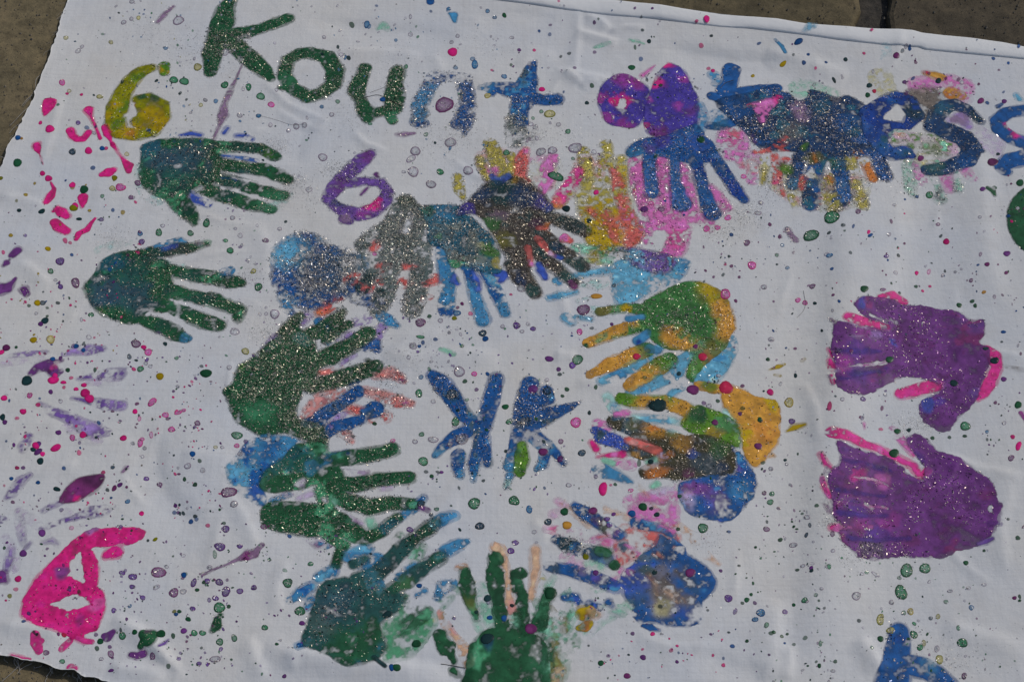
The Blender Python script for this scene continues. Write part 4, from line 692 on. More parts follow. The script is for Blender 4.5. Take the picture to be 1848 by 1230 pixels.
F('paint_smear', 'vblue', [S((342, 350, 6), (356, 362, 8), (376, 370, 7)), S((398, 282, 3), (432, 286, 4), (462, 292, 4)), S((400, 322, 3), (425, 328, 3))], 'blue smears between the upper green fingers', spots=[(342, 350, 8, 'mauve', .8), (430, 286, 34, 'mblue', .4)], a=.85, fade=1.5, dry=.2, t=.18)
# ---- lower green hand
F('paint_wash', 'aqua', [S((180, 452, 8), (205, 445, 10), (240, 440, 7)), S((300, 478, 8), (330, 482, 6))], 'pale aqua fringe of the lower green hand', a=.45, fade=4, dry=.4, t=.1, g=3)
F('hand_print', 'green', [PG((150, 522), (166, 502), (176, 488), (188, 470), (206, 460), (252, 452), (285, 462), (308, 480), (312, 522), (298, 552), (262, 580), (230, 586), (200, 576), (174, 562)), S((240, 468, 15), (275, 458, 14), (312, 452, 14), (345, 448, 11), (374, 440, 7)), S((302, 488, 12), (340, 496, 13), (380, 502, 13), (424, 510, 12), (436, 512, 8)), S((298, 525, 13), (345, 534, 13), (390, 546, 14), (432, 560, 12), (430, 574, 10)), S((288, 552, 13), (330, 566, 14), (365, 580, 15), (395, 588, 12)), S((255, 572, 13), (290, 590, 14), (318, 604, 13), (336, 612, 8))], 'dark green hand print at the left with thumb spread upwards',
  holes=[S((318, 512, 1), (345, 520, 4), (380, 526, 1.5)), S((310, 543, 1), (370, 562, 2)), S((268, 568, 3), (300, 572, 5), (335, 584, 2))], col2=[('mgreen', .15)], spots=[(225, 520, 62, 'teal', .95), (190, 530, 40, 'steel', .8), (240, 540, 36, 'steel', .5), (195, 478, 22, 'tealb', .7), (285, 462, 30, 'dteal', .7), (320, 452, 26, 'dpurple', .45), (300, 446, 14, 'vblue', .6), (410, 492, 12, 'vblue', .6), (180, 570, 16, 'lgreen', .4), (282, 482, 12, 'mgreen', .6), (318, 540, 22, 'mgreen', .35), (332, 612, 9, 'mblue', .7), (360, 442, 12, 'mauve', .6), (290, 608, 10, 'purple', .6), (350, 500, 26, 'teal', .6), (360, 545, 26, 'teal', .5), (300, 590, 20, 'dteal', .5)], t=.42, g=10, gs=[(225, 525, 60, 5), (390, 555, 44, 18), (390, 505, 30, 14), (310, 455, 40, 11)], rough=1.3)
F('paint_smear', 'mblue', [S((268, 450, 3), (300, 440, 5), (325, 434, 6), (335, 438, 4)), S((402, 492, 6), (416, 490, 8)), S((332, 606, 6), (342, 612, 5))], 'blue edge on the thumb of the lower green hand', col2=[('vblue', .4)], a=.9, fade=1.2, dry=.12, t=.2)
# ---- purple six
F('painted_number', 'violet', [S((668, 282, 10), (655, 292, 14), (638, 308, 13), (618, 325, 14), (606, 342, 14), (592, 362, 9), (604, 374, 10), (622, 384, 12), (648, 390, 13), (676, 382, 14), (694, 366, 12), (700, 348, 9), (688, 332, 9), (660, 330, 9), (630, 334, 10)), S((622, 398, 10), (630, 402, 8))], 'purple number six with a pink patch', spots=[(672, 372, 20, 'hpink', .85), (655, 388, 16, 'magenta', .7), (660, 285, 18, 'purple', .8), (615, 340, 18, 'purple', .6), (604, 372, 12, 'steel', .6), (625, 398, 12, 'mauve', .8)], t=.3, fade=1.8, g=8, gs=[(625, 315, 24, 22), (698, 350, 16, 18)], rough=1.2)
F('paint_blob', 'purple', [S((679, 318, 5), (682, 322, 3)), S((652, 354, 3), (658, 348, 4), (664, 342, 3))], 'small purple drops at the purple six', t=.4)
# ---- blue / grey glitter mess left of the dark hand
F('hand_print', 'coral', [S((630, 502, 12), (645, 506, 12)), S((680, 442, 9), (674, 450, 8)), S((688, 484, 11), (700, 480, 8)), S((730, 482, 8), (758, 484, 4)), S((728, 512, 11), (740, 512, 9)), S((770, 512, 9), (787, 505, 11)), S((768, 540, 8), (778, 538, 4)), S((606, 540, 12), (580, 562, 12)), S((682, 505, 8), (690, 512, 6)), S((665, 520, 11), (640, 512, 14))], 'coral print showing through the grey glitter', spots=[(580, 562, 16, 'dorange', .6)], a=.9, fade=2, dry=.15, t=.2, g=8)
F('hand_print', 'blue', [PG((489, 468), (499, 443), (531, 424), (566, 422), (590, 440), (626, 452), (658, 462), (664, 490), (642, 530), (602, 546), (572, 560), (539, 556), (510, 535), (498, 512), (491, 514)), S((508, 528, 8), (516, 550, 9), (530, 568, 6)), S((655, 535, 12), (690, 552, 10), (640, 540, 8))], 'blue hand print under dense grey glitter', col2=[('mblue', .2)], spots=[(520, 455, 40, 'lblue', .9), (505, 475, 26, 'lblue', .8), (545, 440, 16, 'mblue', .9), (578, 430, 16, 'mblue', .9), (515, 545, 22, 'mblue', .9), (590, 490, 75, 'steel', .75), (640, 480, 34, 'grey', .5), (560, 505, 26, 'gbrown', .4)], a=.96, fade=3, dry=.08, t=.3, g=18, gs=[(515, 450, 36, 5), (600, 500, 60, HV + 6)], rough=1.6)
F('hand_print', 'grey', [PG((640, 440), (690, 402), (722, 355), (745, 358), (760, 374), (800, 376), (775, 405), (778, 442), (774, 472), (740, 480), (700, 474), (660, 466)), S((710, 478, 17), (702, 510, 17), (690, 540, 16), (684, 562, 12)), S((762, 478, 17), (756, 510, 17), (748, 545, 17), (745, 560, 15)), S((668, 462, 15), (672, 495, 12), (655, 520, 12))], 'grey green hand print crusted with glitter', holes=[S((737, 405, 6), (733, 418, 5)), S((672, 452, 5), (684, 450, 6)), S((728, 495, 7), (724, 505, 6))], col2=[('dteal', .35)], spots=[(730, 365, 20, 'dgreen', .6), (720, 445, 20, 'teal', .6), (760, 500, 24, 'dteal', .5)], a=.95, fade=2, dry=.06, t=.35, g=HV + 6, rough=1.5)
F('hand_print', 'mblue', [S((802, 448, 13), (803, 480, 13), (808, 520, 13), (806, 562, 13)), S((846, 486, 10), (850, 510, 9), (860, 545, 11), (872, 580, 13)), S((872, 486, 10), (886, 510, 10), (898, 535, 11), (912, 568, 9)), S((840, 482, 10), (875, 484, 9)), S((1005, 508, 8), (1008, 512, 6))], 'blue finger marks hanging down at the centre', col2=[('lblue', .25), ('blue', .2)], a=.95, fade=1.5, dry=.12, t=.25, g=4)
F('paint_blob', 'vblue', [S((820, 498, 4), (820, 508, 8), (826, 514, 5)), S((852, 492, 4), (858, 505, 9), (862, 524, 7)), S((898, 494, 9), (910, 498, 9), (904, 508, 6))], 'violet blue drops between the hanging fingers', holes=[S((855, 510, 2.5), (858, 518, 2.5))], spots=[(826, 507, 6, 'green', .9)], t=.4)
F('hand_print', 'tealb', [PG((758, 378), (790, 372), (830, 376), (850, 392), (880, 420), (900, 455), (894, 482), (870, 492), (840, 485), (815, 482), (798, 448), (776, 442), (768, 405)), S((850, 480, 9), (895, 488, 8))], 'teal glitter patch left of the dark hand', col2=[('grey', .30), ('mgreen', .2)], spots=[(875, 450, 20, 'lgreen', .8), (892, 476, 13, 'yellow', .95), (862, 438, 9, 'pyellow', .7), (800, 380, 26, 'mblue', .5), (770, 385, 14, 'green', .8), (850, 440, 18, 'grey', .7), (800, 420, 26, 'grey', .5)], t=.4, g=15, gs=[(860, 415, 30, HV + 4), (800, 425, 26, HV), (875, 470, 20, 6)], rough=1.5)
# ---- dark hand at the top of the ring
F('hand_print', 'brown', [PG((862, 345), (880, 328), (905, 322), (945, 322), (970, 338), (990, 358), (1002, 385), (990, 412), (972, 440), (955, 478), (925, 480), (902, 450), (885, 420), (870, 395), (848, 385), (826, 392), (824, 380), (845, 362)), S((990, 392, 14), (1020, 400, 14), (1055, 416, 13)), S((972, 418, 13), (1005, 448, 13), (1050, 480, 13)), S((962, 450, 13), (1000, 482, 13), (1034, 508, 11)), S((940, 460, 16), (940, 492, 15), (966, 530, 12)), S((925, 478, 14), (938, 505, 12))], 'dark brown black hand print with fingers spread down to the right',
  col2=[('dteal', .25)], spots=[(905, 340, 34, 'dteal', .9), (870, 352, 24, 'navy', .8), (835, 382, 20, 'indigo', .9), (975, 365, 22, 'indigo', .7), (985, 380, 14, 'vblue', .5), (1030, 408, 20, 'dteal', .6), (1035, 475, 18, 'teal', .8), (1025, 500, 20, 'teal', .8), (960, 520, 18, 'teal', .8), (940, 500, 14, 'navy', .7), (985, 412, 10, 'dorange', .7), (905, 440, 22, 'olive', .75), (885, 405, 18, 'fgreen', .7), (962, 405, 16, 'dpurple', .7), (945, 355, 26, 'navy', .8), (918, 468, 16, 'dteal', .8), (900, 390, 14, 'mauve', .4), (1010, 445, 14, 'navy', .5)], a=.96, t=.45, g=15, gs=[(905, 345, 34, 7), (935, 385, 26, 20), (1030, 480, 50, 16)], rough=1.2)
F('paint_smear', 'vblue', [S((888, 320, 6), (900, 328, 8), (918, 318, 6)), S((976, 488, 8), (984, 502, 6), (972, 478, 6)), S((1002, 462, 5), (1012, 466, 5))], 'violet blue specks around the dark hand', spots=[(900, 330, 8, 'teal', .7)], t=.3)
F('paint_smear', 'coral', [S((952, 448, 6), (956, 465, 6), (958, 478, 6)), S((970, 430, 6), (982, 445, 6), (986, 452, 4)), S((972, 412, 5), (985, 412, 5)), S((1020, 430, 9), (1028, 434, 6)), S((992, 458, 7), (1000, 462, 4))], 'coral and pink gaps between the dark fingers', spots=[(956, 476, 8, 'lpink'), (1022, 430, 12, 'lpink'), (994, 460, 9, 'ppink')], a=.95, fade=1.2, t=.25, g=5)
F('paint_blob', 'plum', [S((1030, 510, 6), (1036, 518, 7))], 'plum drop at a dark fingertip', t=.4, g=3)
# ---- green glitter hand, left of the ring
F('paint_wash', 'pviolet', [S((553, 570, 10), (545, 580, 9)), S((640, 582, 8), (662, 576, 9)), S((614, 605, 10), (632, 606, 9)), S((690, 590, 9), (676, 612, 10)), S((500, 612, 12), (480, 628, 8)), S((594, 770, 7), (620, 742, 9)), S((640, 640, 4), (615, 655, 5))], 'pale violet print under the green glitter hand', a=.8, fade=2, dry=.2, t=.18, g=7)
F('hand_print', 'mblue', [S((540, 608, 12), (552, 618, 10)), S((576, 580, 9), (596, 590, 9)), S((688, 570, 9), (700, 578, 11), (716, 588, 6)), S((660, 625, 8), (676, 620, 11), (680, 630, 8)), S((596, 614, 9))], 'blue marks between the green glitter fingers', col2=[('blue', .3)], a=.92, fade=1.5, dry=.12, t=.2, g=5)
F('hand_print', 'salmon', [PG((541, 754), (552, 730), (579, 703), (622, 702), (612, 722), (590, 742), (562, 758)), S((576, 672, 10), (594, 672, 10), (612, 664, 6)), S((680, 676, 10), (702, 672, 12), (722, 682, 9), (728, 688, 6)), S((656, 704, 9), (690, 714, 12), (720, 724, 12), (742, 728, 7)), S((622, 732, 9), (650, 742, 11)), S((672, 756, 8), (694, 752, 12)), S((614, 776, 8), (626, 784, 8), (636, 797, 5)), S((522, 638, 8))], 'coral pink hand print with fingers pointing right', col2=[('coral', .35)], spots=[(718, 680, 12, 'coral', .8), (736, 728, 8, 'magenta', .7), (726, 688, 6, 'plum'), (694, 752, 14, 'coral', .9), (720, 722, 12, 'coral', .6), (586, 720, 9, 'maroon', .5)], a=.92, fade=2, dry=.18, t=.22, g=9, rough=1.4)
F('hand_print', 'blue', [S((578, 750, 12), (610, 730, 12), (644, 706, 12)), S((588, 782, 9), (605, 770, 11), (630, 764, 11), (652, 756, 9)), S((662, 744, 12), (676, 738, 15)), S((552, 764, 9), (575, 760, 12)), S((632, 692, 4), (644, 686, 5))], 'blue glitter stripes crossing the coral fingers', spots=[(660, 742, 10, 'steel', .7), (600, 738, 14, 'steel', .5)], t=.3, fade=1, g=14)
F('hand_print', 'green', [PG((404, 704), (422, 688), (430, 660), (465, 638), (500, 602), (512, 582), (540, 562), (552, 575), (540, 590), (560, 600), (575, 640), (576, 676), (545, 706), (536, 746), (546, 764), (532, 780), (500, 782), (476, 788), (446, 774), (422, 752), (410, 722)), S((560, 695, 14), (590, 690, 15), (628, 678, 16), (674, 662, 14), (664, 650, 6)), S((556, 654, 18), (592, 642, 18), (628, 626, 16), (662, 604, 15)), S((540, 610, 14), (575, 598, 14), (608, 574, 12), (616, 562, 9)), S((590, 612, 10), (618, 590, 10), (630, 585, 8)), S((540, 770, 16), (565, 780, 20), (575, 800, 16))], 'green hand print thick with silver glitter on the left of the ring',
  col2=[('dgreen', .25)], spots=[(430, 660, 14, 'lgreen', .4), (470, 745, 30, 'mgreen', .45), (500, 600, 30, 'dgreen', .5)], t=.45, g=HV + 2, gs=[(460, 750, 56, 8), (430, 690, 20, 16), (510, 670, 70, HV + 8)], rough=1.3)
# ---- blue pad and second green hand
F('hand_print', 'mblue', [PG((427, 830), (440, 806), (458, 794), (481, 786), (525, 787), (545, 800), (570, 820), (560, 850), (500, 860), (478, 880), (480, 916), (455, 905), (435, 890), (416, 872), (410, 846))], 'blue palm print under the second green hand', col2=[('blue', .38)], spots=[(428, 850, 30, 'lblue', .85), (440, 885, 22, 'lblue', .8), (490, 810, 28, 'blue', .7), (460, 895, 16, 'vblue', .5)], a=.98, fade=2, dry=.06, t=.3, g=4, rough=1.3)
F('paint_wash', 'lilac', [S((514, 894, 7), (535, 885, 7), (548, 872, 7)), S((622, 852, 6), (650, 855, 6), (664, 852, 4)), S((540, 900, 6), (560, 892, 6)), S((612, 928, 5), (640, 944, 8), (652, 946, 5)), S((556, 972, 5), (575, 985, 7), (590, 975, 6)), S((690, 882, 6), (705, 880, 5)), S((624, 893, 6), (640, 897, 5))], 'lilac marks between the lower green fingers', col2=[('mauve', .3)], a=.8, fade=2, dry=.2, t=.15)
F('hand_print', 'mblue', [S((546, 836, 13), (572, 834, 13), (600, 824, 9), (626, 816, 6)), S((722, 935, 8), (745, 918, 10), (764, 900, 7)), S((575, 984, 6), (592, 987, 4)), S((492, 905, 6), (520, 893, 5))], 'blue marks beside the lower green fingers', col2=[('blue', .4)], a=.92, fade=1.5, dry=.12, t=.2, g=4)
F('hand_print', 'green', [PG((468, 872), (481, 846), (510, 826), (535, 802), (570, 796), (590, 806), (592, 830), (620, 850), (618, 888), (600, 895), (580, 893), (570, 876), (545, 882), (510, 888), (478, 888)), S((594, 832, 13), (625, 826, 14), (660, 822, 14), (708, 812, 13)), S((606, 872, 14), (640, 876, 14), (680, 866, 13), (738, 863, 12)), S((600, 890, 14), (630, 906, 14), (668, 916, 15), (703, 910, 13), (745, 910, 10), (752, 912, 8)), PG((472, 940), (476, 914), (505, 906), (560, 910), (596, 914), (622, 930), (656, 952), (668, 968), (640, 980), (602, 968), (558, 970), (510, 962), (482, 952)), S((590, 965, 10), (620, 985, 10), (612, 1005, 10), (606, 1022, 9)), S((660, 972, 12), (690, 958, 12), (716, 936, 10)), S((580, 884, 12), (590, 915, 13))],
  'second green hand print with fingers pointing right', holes=[S((584, 900, 3), (590, 905, 3)), S((538, 872, 5), (548, 866, 4)), S((640, 938, 4), (652, 944, 4))], col2=[('dgreen', .15), ('mgreen', .12)], spots=[(600, 912, 12, 'mgreen', .6), (700, 950, 16, 'tealb', .7), (606, 1010, 16, 'dgreen', .5), (560, 845, 12, 'mblue', .5)], t=.45, g=9, gs=[(670, 915, 60, 18), (690, 820, 40, 10), (600, 960, 40, 14)], rough=1.1)
F('paint_smear', 'pgreen', [S((668, 940, 8), (674, 952, 8)), S((580, 802, 8), (590, 815, 6)), S((600, 900, 6), (606, 908, 6))], 'pale green dabs on the second green hand', a=.8, fade=2, dry=.15, t=.2)
# ---- lower teal hand
F('paint_wash', 'mgreen', [PG((686, 1132), (705, 1118), (732, 1102), (775, 1098), (790, 1122), (778, 1150), (753, 1180), (722, 1195), (694, 1200), (692, 1165)), S((735, 1080, 10), (728, 1105, 12)), S((722, 968, 8), (716, 985, 8), (722, 990, 5)), S((745, 1000, 10), (760, 990, 10), (748, 1025, 9)), S((795, 1085, 5), (815, 1080, 5), (800, 1100, 4)), S((820, 1060, 6), (838, 1075, 6))], 'pale green palm beside the teal hand', col2=[('pgreen', .4), ('green', .2)], spots=[(770, 1120, 10, 'lgreen', .3), (790, 1115, 8, 'pyellow', .7)], a=.62, fade=2.5, dry=.28, t=.18, rough=1.5)
F('hand_print', 'mblue', [S((562, 1060, 10), (545, 1072, 12), (526, 1084, 7)), S((562, 1085, 9), (555, 1100, 6)), S((575, 1045, 10), (600, 1032, 12)), S((630, 1005, 12), (650, 998, 14), (668, 992, 8)), S((680, 1010, 12), (695, 1016, 10), (660, 1020, 14), (680, 1062, 14)), S((784, 948, 11), (800, 938, 13), (820, 932, 10)), S((790, 1008, 8), (808, 995, 13), (828, 985, 12), (842, 979, 6)), S((735, 1032, 8), (748, 1022, 7), (720, 1045, 7)), S((752, 1076, 4), (768, 1068, 5)), S((790, 1080, 7), (800, 1062, 12), (818, 1056, 8)), S((540, 1170, 8), (556, 1160, 9))], 'blue print under the teal hand', holes=[S((802, 1066, 4), (808, 1060, 4))], col2=[('blue', .4), ('lblue', .15)], a=.95, fade=1.6, dry=.12, t=.25, g=3, rough=1.3)
F('hand_print', 'teal', [PG((547, 1152), (556, 1127), (568, 1086), (578, 1057), (623, 1043), (675, 1047), (702, 1064), (732, 1074), (726, 1098), (700, 1118), (686, 1130), (690, 1146), (698, 1170), (678, 1196), (634, 1208), (612, 1200), (585, 1181), (552, 1170)), S((645, 1050, 15), (680, 1038, 15), (715, 1004, 14), (750, 972, 13), (776, 954, 14), (784, 946, 12)), S((700, 1072, 12), (732, 1052, 14), (768, 1024, 13), (796, 1008, 12)), S((640, 1020, 9), (660, 1010, 9))],
  'teal and green hand print at the lower left of the ring', col2=[('tealb', .25)], spots=[(640, 1175, 62, 'green', .9), (670, 1150, 30, 'green', .8), (610, 1090, 40, 'steel', .5), (730, 1055, 22, 'lgreen', .35), (705, 1060, 16, 'green', .6), (790, 1010, 16, 'green', .6), (760, 965, 26, 'dgreen', .8), (690, 1025, 20, 'dteal', .7), (580, 1130, 30, 'grey', .3), (640, 1160, 14, 'mgreen', .4)], t=.42, g=6, gs=[(640, 1175, 60, 1.2), (770, 958, 26, 14), (600, 1090, 40, 8)], rough=1.1)
F('paint_smear', 'green', [S((724, 1148, 4), (740, 1136, 8), (768, 1112, 10), (774, 1104, 7)), S((726, 1128, 5), (744, 1115, 6))], 'dark green streak on the pale green palm', col2=[('mgreen', .3)], a=.95, fade=1.5, dry=.12, t=.25)
# ---- bottom green hand with peach edges
F('hand_print', 'peach', [S((894, 990, 10), (904, 994, 10), (914, 1030, 6), (918, 1065, 7), (924, 1112, 10)), S((966, 994, 9), (966, 1030, 9), (958, 1082, 6)), S((826, 1026, 5), (838, 1024, 6)), S((795, 1108, 6), (805, 1130, 7), (828, 1158, 6), (845, 1185, 13), (848, 1200, 9)), S((1010, 1210, 10), (1000, 1228, 10))], 'peach coloured edges of the bottom green hand', col2=[('salmon', .3)], spots=[(797, 1110, 9, 'lgreen', .5)], a=.88, fade=1.8, dry=.18, t=.2, rough=1.3)
F('paint_wash', 'pgreen', [PG((975, 1110), (1000, 1120), (1020, 1100), (1045, 1110), (1030, 1140), (1046, 1168), (1020, 1195), (1000, 1225), (985, 1240), (975, 1180), (965, 1145)), S((870, 1060, 8), (876, 1080, 13), (884, 1112, 11)), S((978, 1045, 6), (982, 1075, 10), (972, 1110, 12)), S((1010, 1085, 6), (1025, 1072, 6))], 'pale green part of the bottom hand', col2=[('mgreen', .30), ('pyellow', .12)], spots=[(1030, 1165, 14, 'olive', .5), (962, 1115, 14, 'olive', .5)], a=.72, fade=2.5, dry=.32, t=.18, rough=1.6)
F('hand_print', 'green', [PG((848, 1172), (862, 1150), (880, 1138), (908, 1130), (940, 1136), (968, 1150), (988, 1172), (990, 1200), (988, 1240), (930, 1262), (838, 1244), (838, 1218)), S((838, 1034, 9), (842, 1055, 12), (848, 1085, 11), (860, 1118, 6)), S((894, 1010, 12), (893, 1040, 14), (897, 1080, 10), (905, 1135, 12)), S((932, 1042, 10), (942, 1036, 9)), S((930, 1042, 8), (936, 1066, 9), (944, 1078, 8), (942, 1110, 11), (938, 1140, 12)), S((992, 1074, 11), (985, 1086, 10), (972, 1130, 12)), S((795, 1150, 11), (803, 1170, 13), (814, 1166, 7)), S((814, 1180, 6), (820, 1196, 5)), S((818, 1212, 8), (826, 1220, 6))],
  'dark green hand print with upright fingers at the bottom', thin=.65, dry=.03, col2=[('mgreen', .10), ('dgreen', .2)], spots=[(880, 1158, 16, 'navy', .6), (848, 1090, 16, 'olive', .5), (940, 1060, 14, 'mgreen', .4), (985, 1100, 18, 'mgreen', .6), (975, 1190, 24, 'mgreen', .3)], t=.45, g=.4, fade=.8, rough=1.2)
F('paint_smear', 'mgreen', [S((968, 1090, 9), (990, 1108, 14), (1000, 1140, 18), (1010, 1175, 20), (1000, 1215, 22)), S((1030, 1090, 5), (1020, 1130, 9), (1035, 1160, 12)), S((1075, 1105, 3), (1050, 1130, 6), (1020, 1160, 8)), S((1100, 1095, 3), (1065, 1125, 4), (1040, 1145, 5))], 'streaky green smear right of the bottom green hand', col2=[('green', .35), ('pgreen', .3), ('olive', .12)], spots=[(1005, 1170, 20, 'olive', .35), (975, 1110, 14, 'olive', .4)], a=.62, fade=2.5, dry=.42, t=.15, rough=2.0)
F('paint_smear', 'green', [S((982, 1090, 7), (980, 1120, 9), (972, 1150, 10)), S((995, 1160, 6), (992, 1200, 8)), S((945, 1100, 7), (948, 1140, 10))], 'dark green streaks at the edge of the bottom palm', a=.85, fade=2, dry=.25, t=.2, rough=1.6)
F('paint_wash', 'pgreen', [S((870, 1098, 10), (885, 1125, 10)), S((925, 1112, 8), (930, 1128, 8)), S((856, 1120, 5), (866, 1138, 6))], 'pale green between the bottom fingers', a=.6, fade=2.5, dry=.3, t=.1)
# ---- monogram in the middle of the ring
F('painted_letter', 'blue', [S((780, 678, 10), (800, 695, 16), (815, 715, 15), (836, 748, 13), (860, 770, 12)), S((896, 684, 12), (888, 715, 14), (880, 745, 13), (872, 772, 13), (864, 805, 10), (856, 838, 11), (855, 868, 4)), S((876, 790, 8), (880, 838, 8)), S((858, 772, 13), (825, 788, 13), (800, 806, 9), (786, 822, 6)), S((828, 822, 11), (826, 840, 10), (830, 858, 8))], 'blue mirrored letter K in the middle of the ring', thin=.8, a=.95, col2=[('mblue', .48), ('steel', .12)], spots=[(790, 820, 14, 'lblue', .6), (855, 862, 12, 'mblue', .7), (832, 826, 9, 'mblue', .7), (850, 745, 10, 'lblue', .4), (816, 712, 12, 'dteal', .6)], t=.38, g=7, gs=[(800, 695, 26, 20), (816, 712, 14, 26), (833, 794, 14, 30)], fade=1.2, rough=1.0)
F('painted_letter', 'blue', [S((956, 694, 14), (952, 730, 20), (940, 775, 14), (930, 812, 11), (922, 842, 12)), S((985, 708, 12), (990, 722, 10), (970, 725, 12)), S((960, 762, 17), (985, 752, 16), (1012, 742, 10), (1045, 728, 3)), S((965, 790, 13), (985, 806, 12), (1002, 818, 8), (1016, 838, 6)), S((984, 815, 9), (980, 840, 9), (968, 848, 5)), S((920, 860, 7), (914, 880, 5))], 'blue letter K in the middle of the ring', thin=.8, a=.95, col2=[('mblue', .42), ('steel', .12)], spots=[(950, 760, 20, 'dteal', .6), (990, 812, 16, 'mblue', .8), (1000, 715, 8, 'mblue', .8), (916, 876, 12, 'aqua', .9)], t=.4, g=12, gs=[(945, 750, 26, 22), (990, 815, 26, 2)], fade=1.2, rough=1.0)
F('paint_blob', 'lgreen', [S((942, 806, 9), (942, 832, 12), (937, 852, 10))], 'green foot of the blue letter K', spots=[(930, 815, 10, 'dgreen', .6), (938, 855, 10, 'green', .5)], t=.4, g=4, fade=1)
# ---- purple hands on the right
F('hand_print', 'pink', [S((1530, 578, 9), (1560, 586, 10), (1600, 592, 7)), S((1588, 541, 6), (1612, 537, 9), (1630, 545, 7)), S((1778, 636, 9), (1790, 650, 12), (1796, 668, 9), (1786, 690, 11), (1772, 715, 9), (1762, 725, 5)), S((1625, 712, 10), (1650, 706, 11), (1690, 695, 12)), S((1790, 700, 5), (1780, 712, 4)), S((1496, 656, 5), (1500, 668, 7), (1510, 676, 8)), S((1498, 684, 3), (1502, 696, 4)), S((1494, 636, 3), (1500, 650, 4))], 'hot pink underlayer of the upper purple hand', col2=[('lpink', .30)], a=.96, fade=1, dry=.1, t=.3, g=.8)
F('hand_print', 'purple', [PG((1543, 549), (1554, 541), (1592, 542), (1646, 552), (1690, 558), (1727, 565), (1749, 579), (1772, 582), (1774, 606), (1765, 624), (1780, 640), (1772, 689), (1754, 730), (1727, 757), (1700, 778), (1672, 762), (1659, 732), (1680, 716), (1694, 704), (1682, 690), (1635, 680), (1602, 692), (1575, 708), (1540, 716), (1514, 704), (1506, 676), (1500, 654), (1500, 632), (1506, 592), (1530, 588), (1550, 594), (1585, 594), (1600, 588), (1560, 575), (1546, 562))], 'upper purple hand print with fingers pointing left', thin=.30, holes=[S((1530, 668, 1), (1560, 662, 2.5), (1600, 655, 1.5)), S((1608, 578, 2), (1616, 582, 4)), S((1570, 572, 1), (1600, 580, 2))], col2=[('plum', .25)], spots=[(1570, 665, 24, 'plum', .5), (1520, 665, 18, 'magenta', .7), (1545, 640, 24, 'indigo', .35), (1545, 680, 24, 'indigo', .4), (1550, 552, 12, 'vblue', .7), (1668, 725, 16, 'vblue', .8), (1690, 722, 12, 'indigo', .6), (1765, 600, 16, 'violet', .5), (1560, 608, 20, 'magenta', .45), (1575, 612, 10, 'pviolet', .6), (1608, 618, 7, 'vblue', .7), (1760, 712, 12, 'violet', .6), (1605, 690, 14, 'mauve', .5), (1740, 575, 14, 'violet', .4)], t=.45, g=3.6, rough=1.5, fade=.8, rim=.2)
F('hand_print', 'lpink', [S((1500, 786, 10), (1530, 792, 10), (1560, 806, 8), (1586, 812, 8), (1615, 826, 9), (1648, 842, 8)), S((1480, 824, 5), (1488, 842, 6), (1498, 850, 4)), S((1482, 868, 4), (1486, 885, 6), (1496, 902, 6)), S((1612, 776, 6), (1622, 790, 7), (1640, 812, 6), (1648, 822, 5)), S((1500, 958, 7), (1520, 958, 9), (1548, 952, 8)), S((1650, 848, 8), (1660, 862, 7), (1674, 852, 8))], 'hot pink underlayer of the lower purple hand', col2=[('pink', .40)], spots=[(1500, 790, 14, 'hpink', .8), (1484, 826, 9, 'hpink', .7)], a=.96, fade=1, dry=.08, t=.3, g=.8)
F('hand_print', 'purple', [PG((1510, 803), (1537, 812), (1575, 822), (1608, 832), (1640, 858), (1662, 866), (1668, 842), (1650, 822), (1632, 792), (1654, 787), (1676, 798), (1694, 819), (1727, 830), (1754, 854), (1787, 879), (1793, 914), (1800, 924), (1797, 957), (1770, 981), (1713, 1000), (1673, 1008), (1619, 1004), (1565, 1010), (1524, 988), (1512, 968), (1524, 956), (1506, 944), (1500, 930), (1498, 905), (1492, 870), (1496, 852), (1514, 840))], 'lower purple hand print with fingers pointing left', thin=.30, holes=[S((1540, 866, 1), (1580, 868, 2), (1602, 878, 1)), S((1561, 914, 2), (1572, 918, 3)), S((1592, 916, 3), (1600, 919, 2)), S((1784, 922, 3), (1782, 930, 2)), S((1560, 957, .8), (1575, 956, .5))], col2=[('plum', .22)], spots=[(1545, 865, 14, 'pink', .5), (1590, 872, 14, 'lpink', .55), (1540, 890, 24, 'plum', .6), (1555, 945, 22, 'magenta', .65), (1600, 945, 18, 'magenta', .55), (1545, 922, 18, 'indigo', .45), (1650, 830, 16, 'indigo', .4), (1580, 962, 22, 'indigo', .5), (1782, 900, 14, 'plum', .6), (1525, 820, 10, 'violet', .5), (1640, 980, 20, 'plum', .5), (1570, 990, 24, 'grey', .35)], t=.45, g=3.4, gs=[(1570, 990, 30, 16), (1625, 1000, 26, 12)], rough=1.5, fade=.8, rim=.2)
F('paint_smear', 'indigo', [S((1512, 640, 7), (1545, 640, 9), (1590, 636, 5)), S((1514, 690, 6), (1545, 682, 9), (1600, 668, 4)), S((1522, 836, 6), (1560, 842, 8), (1610, 852, 4)), S((1508, 890, 6), (1545, 894, 8), (1600, 898, 4)), S((1512, 932, 7), (1550, 934, 9), (1600, 932, 5)), S((1530, 975, 6), (1580, 978, 9), (1640, 972, 5))], 'bluish purple finger ridges on the purple hands', col2=[('purple', .4)], a=.6, fade=3, t=.08, halo=0, rough=1.4)
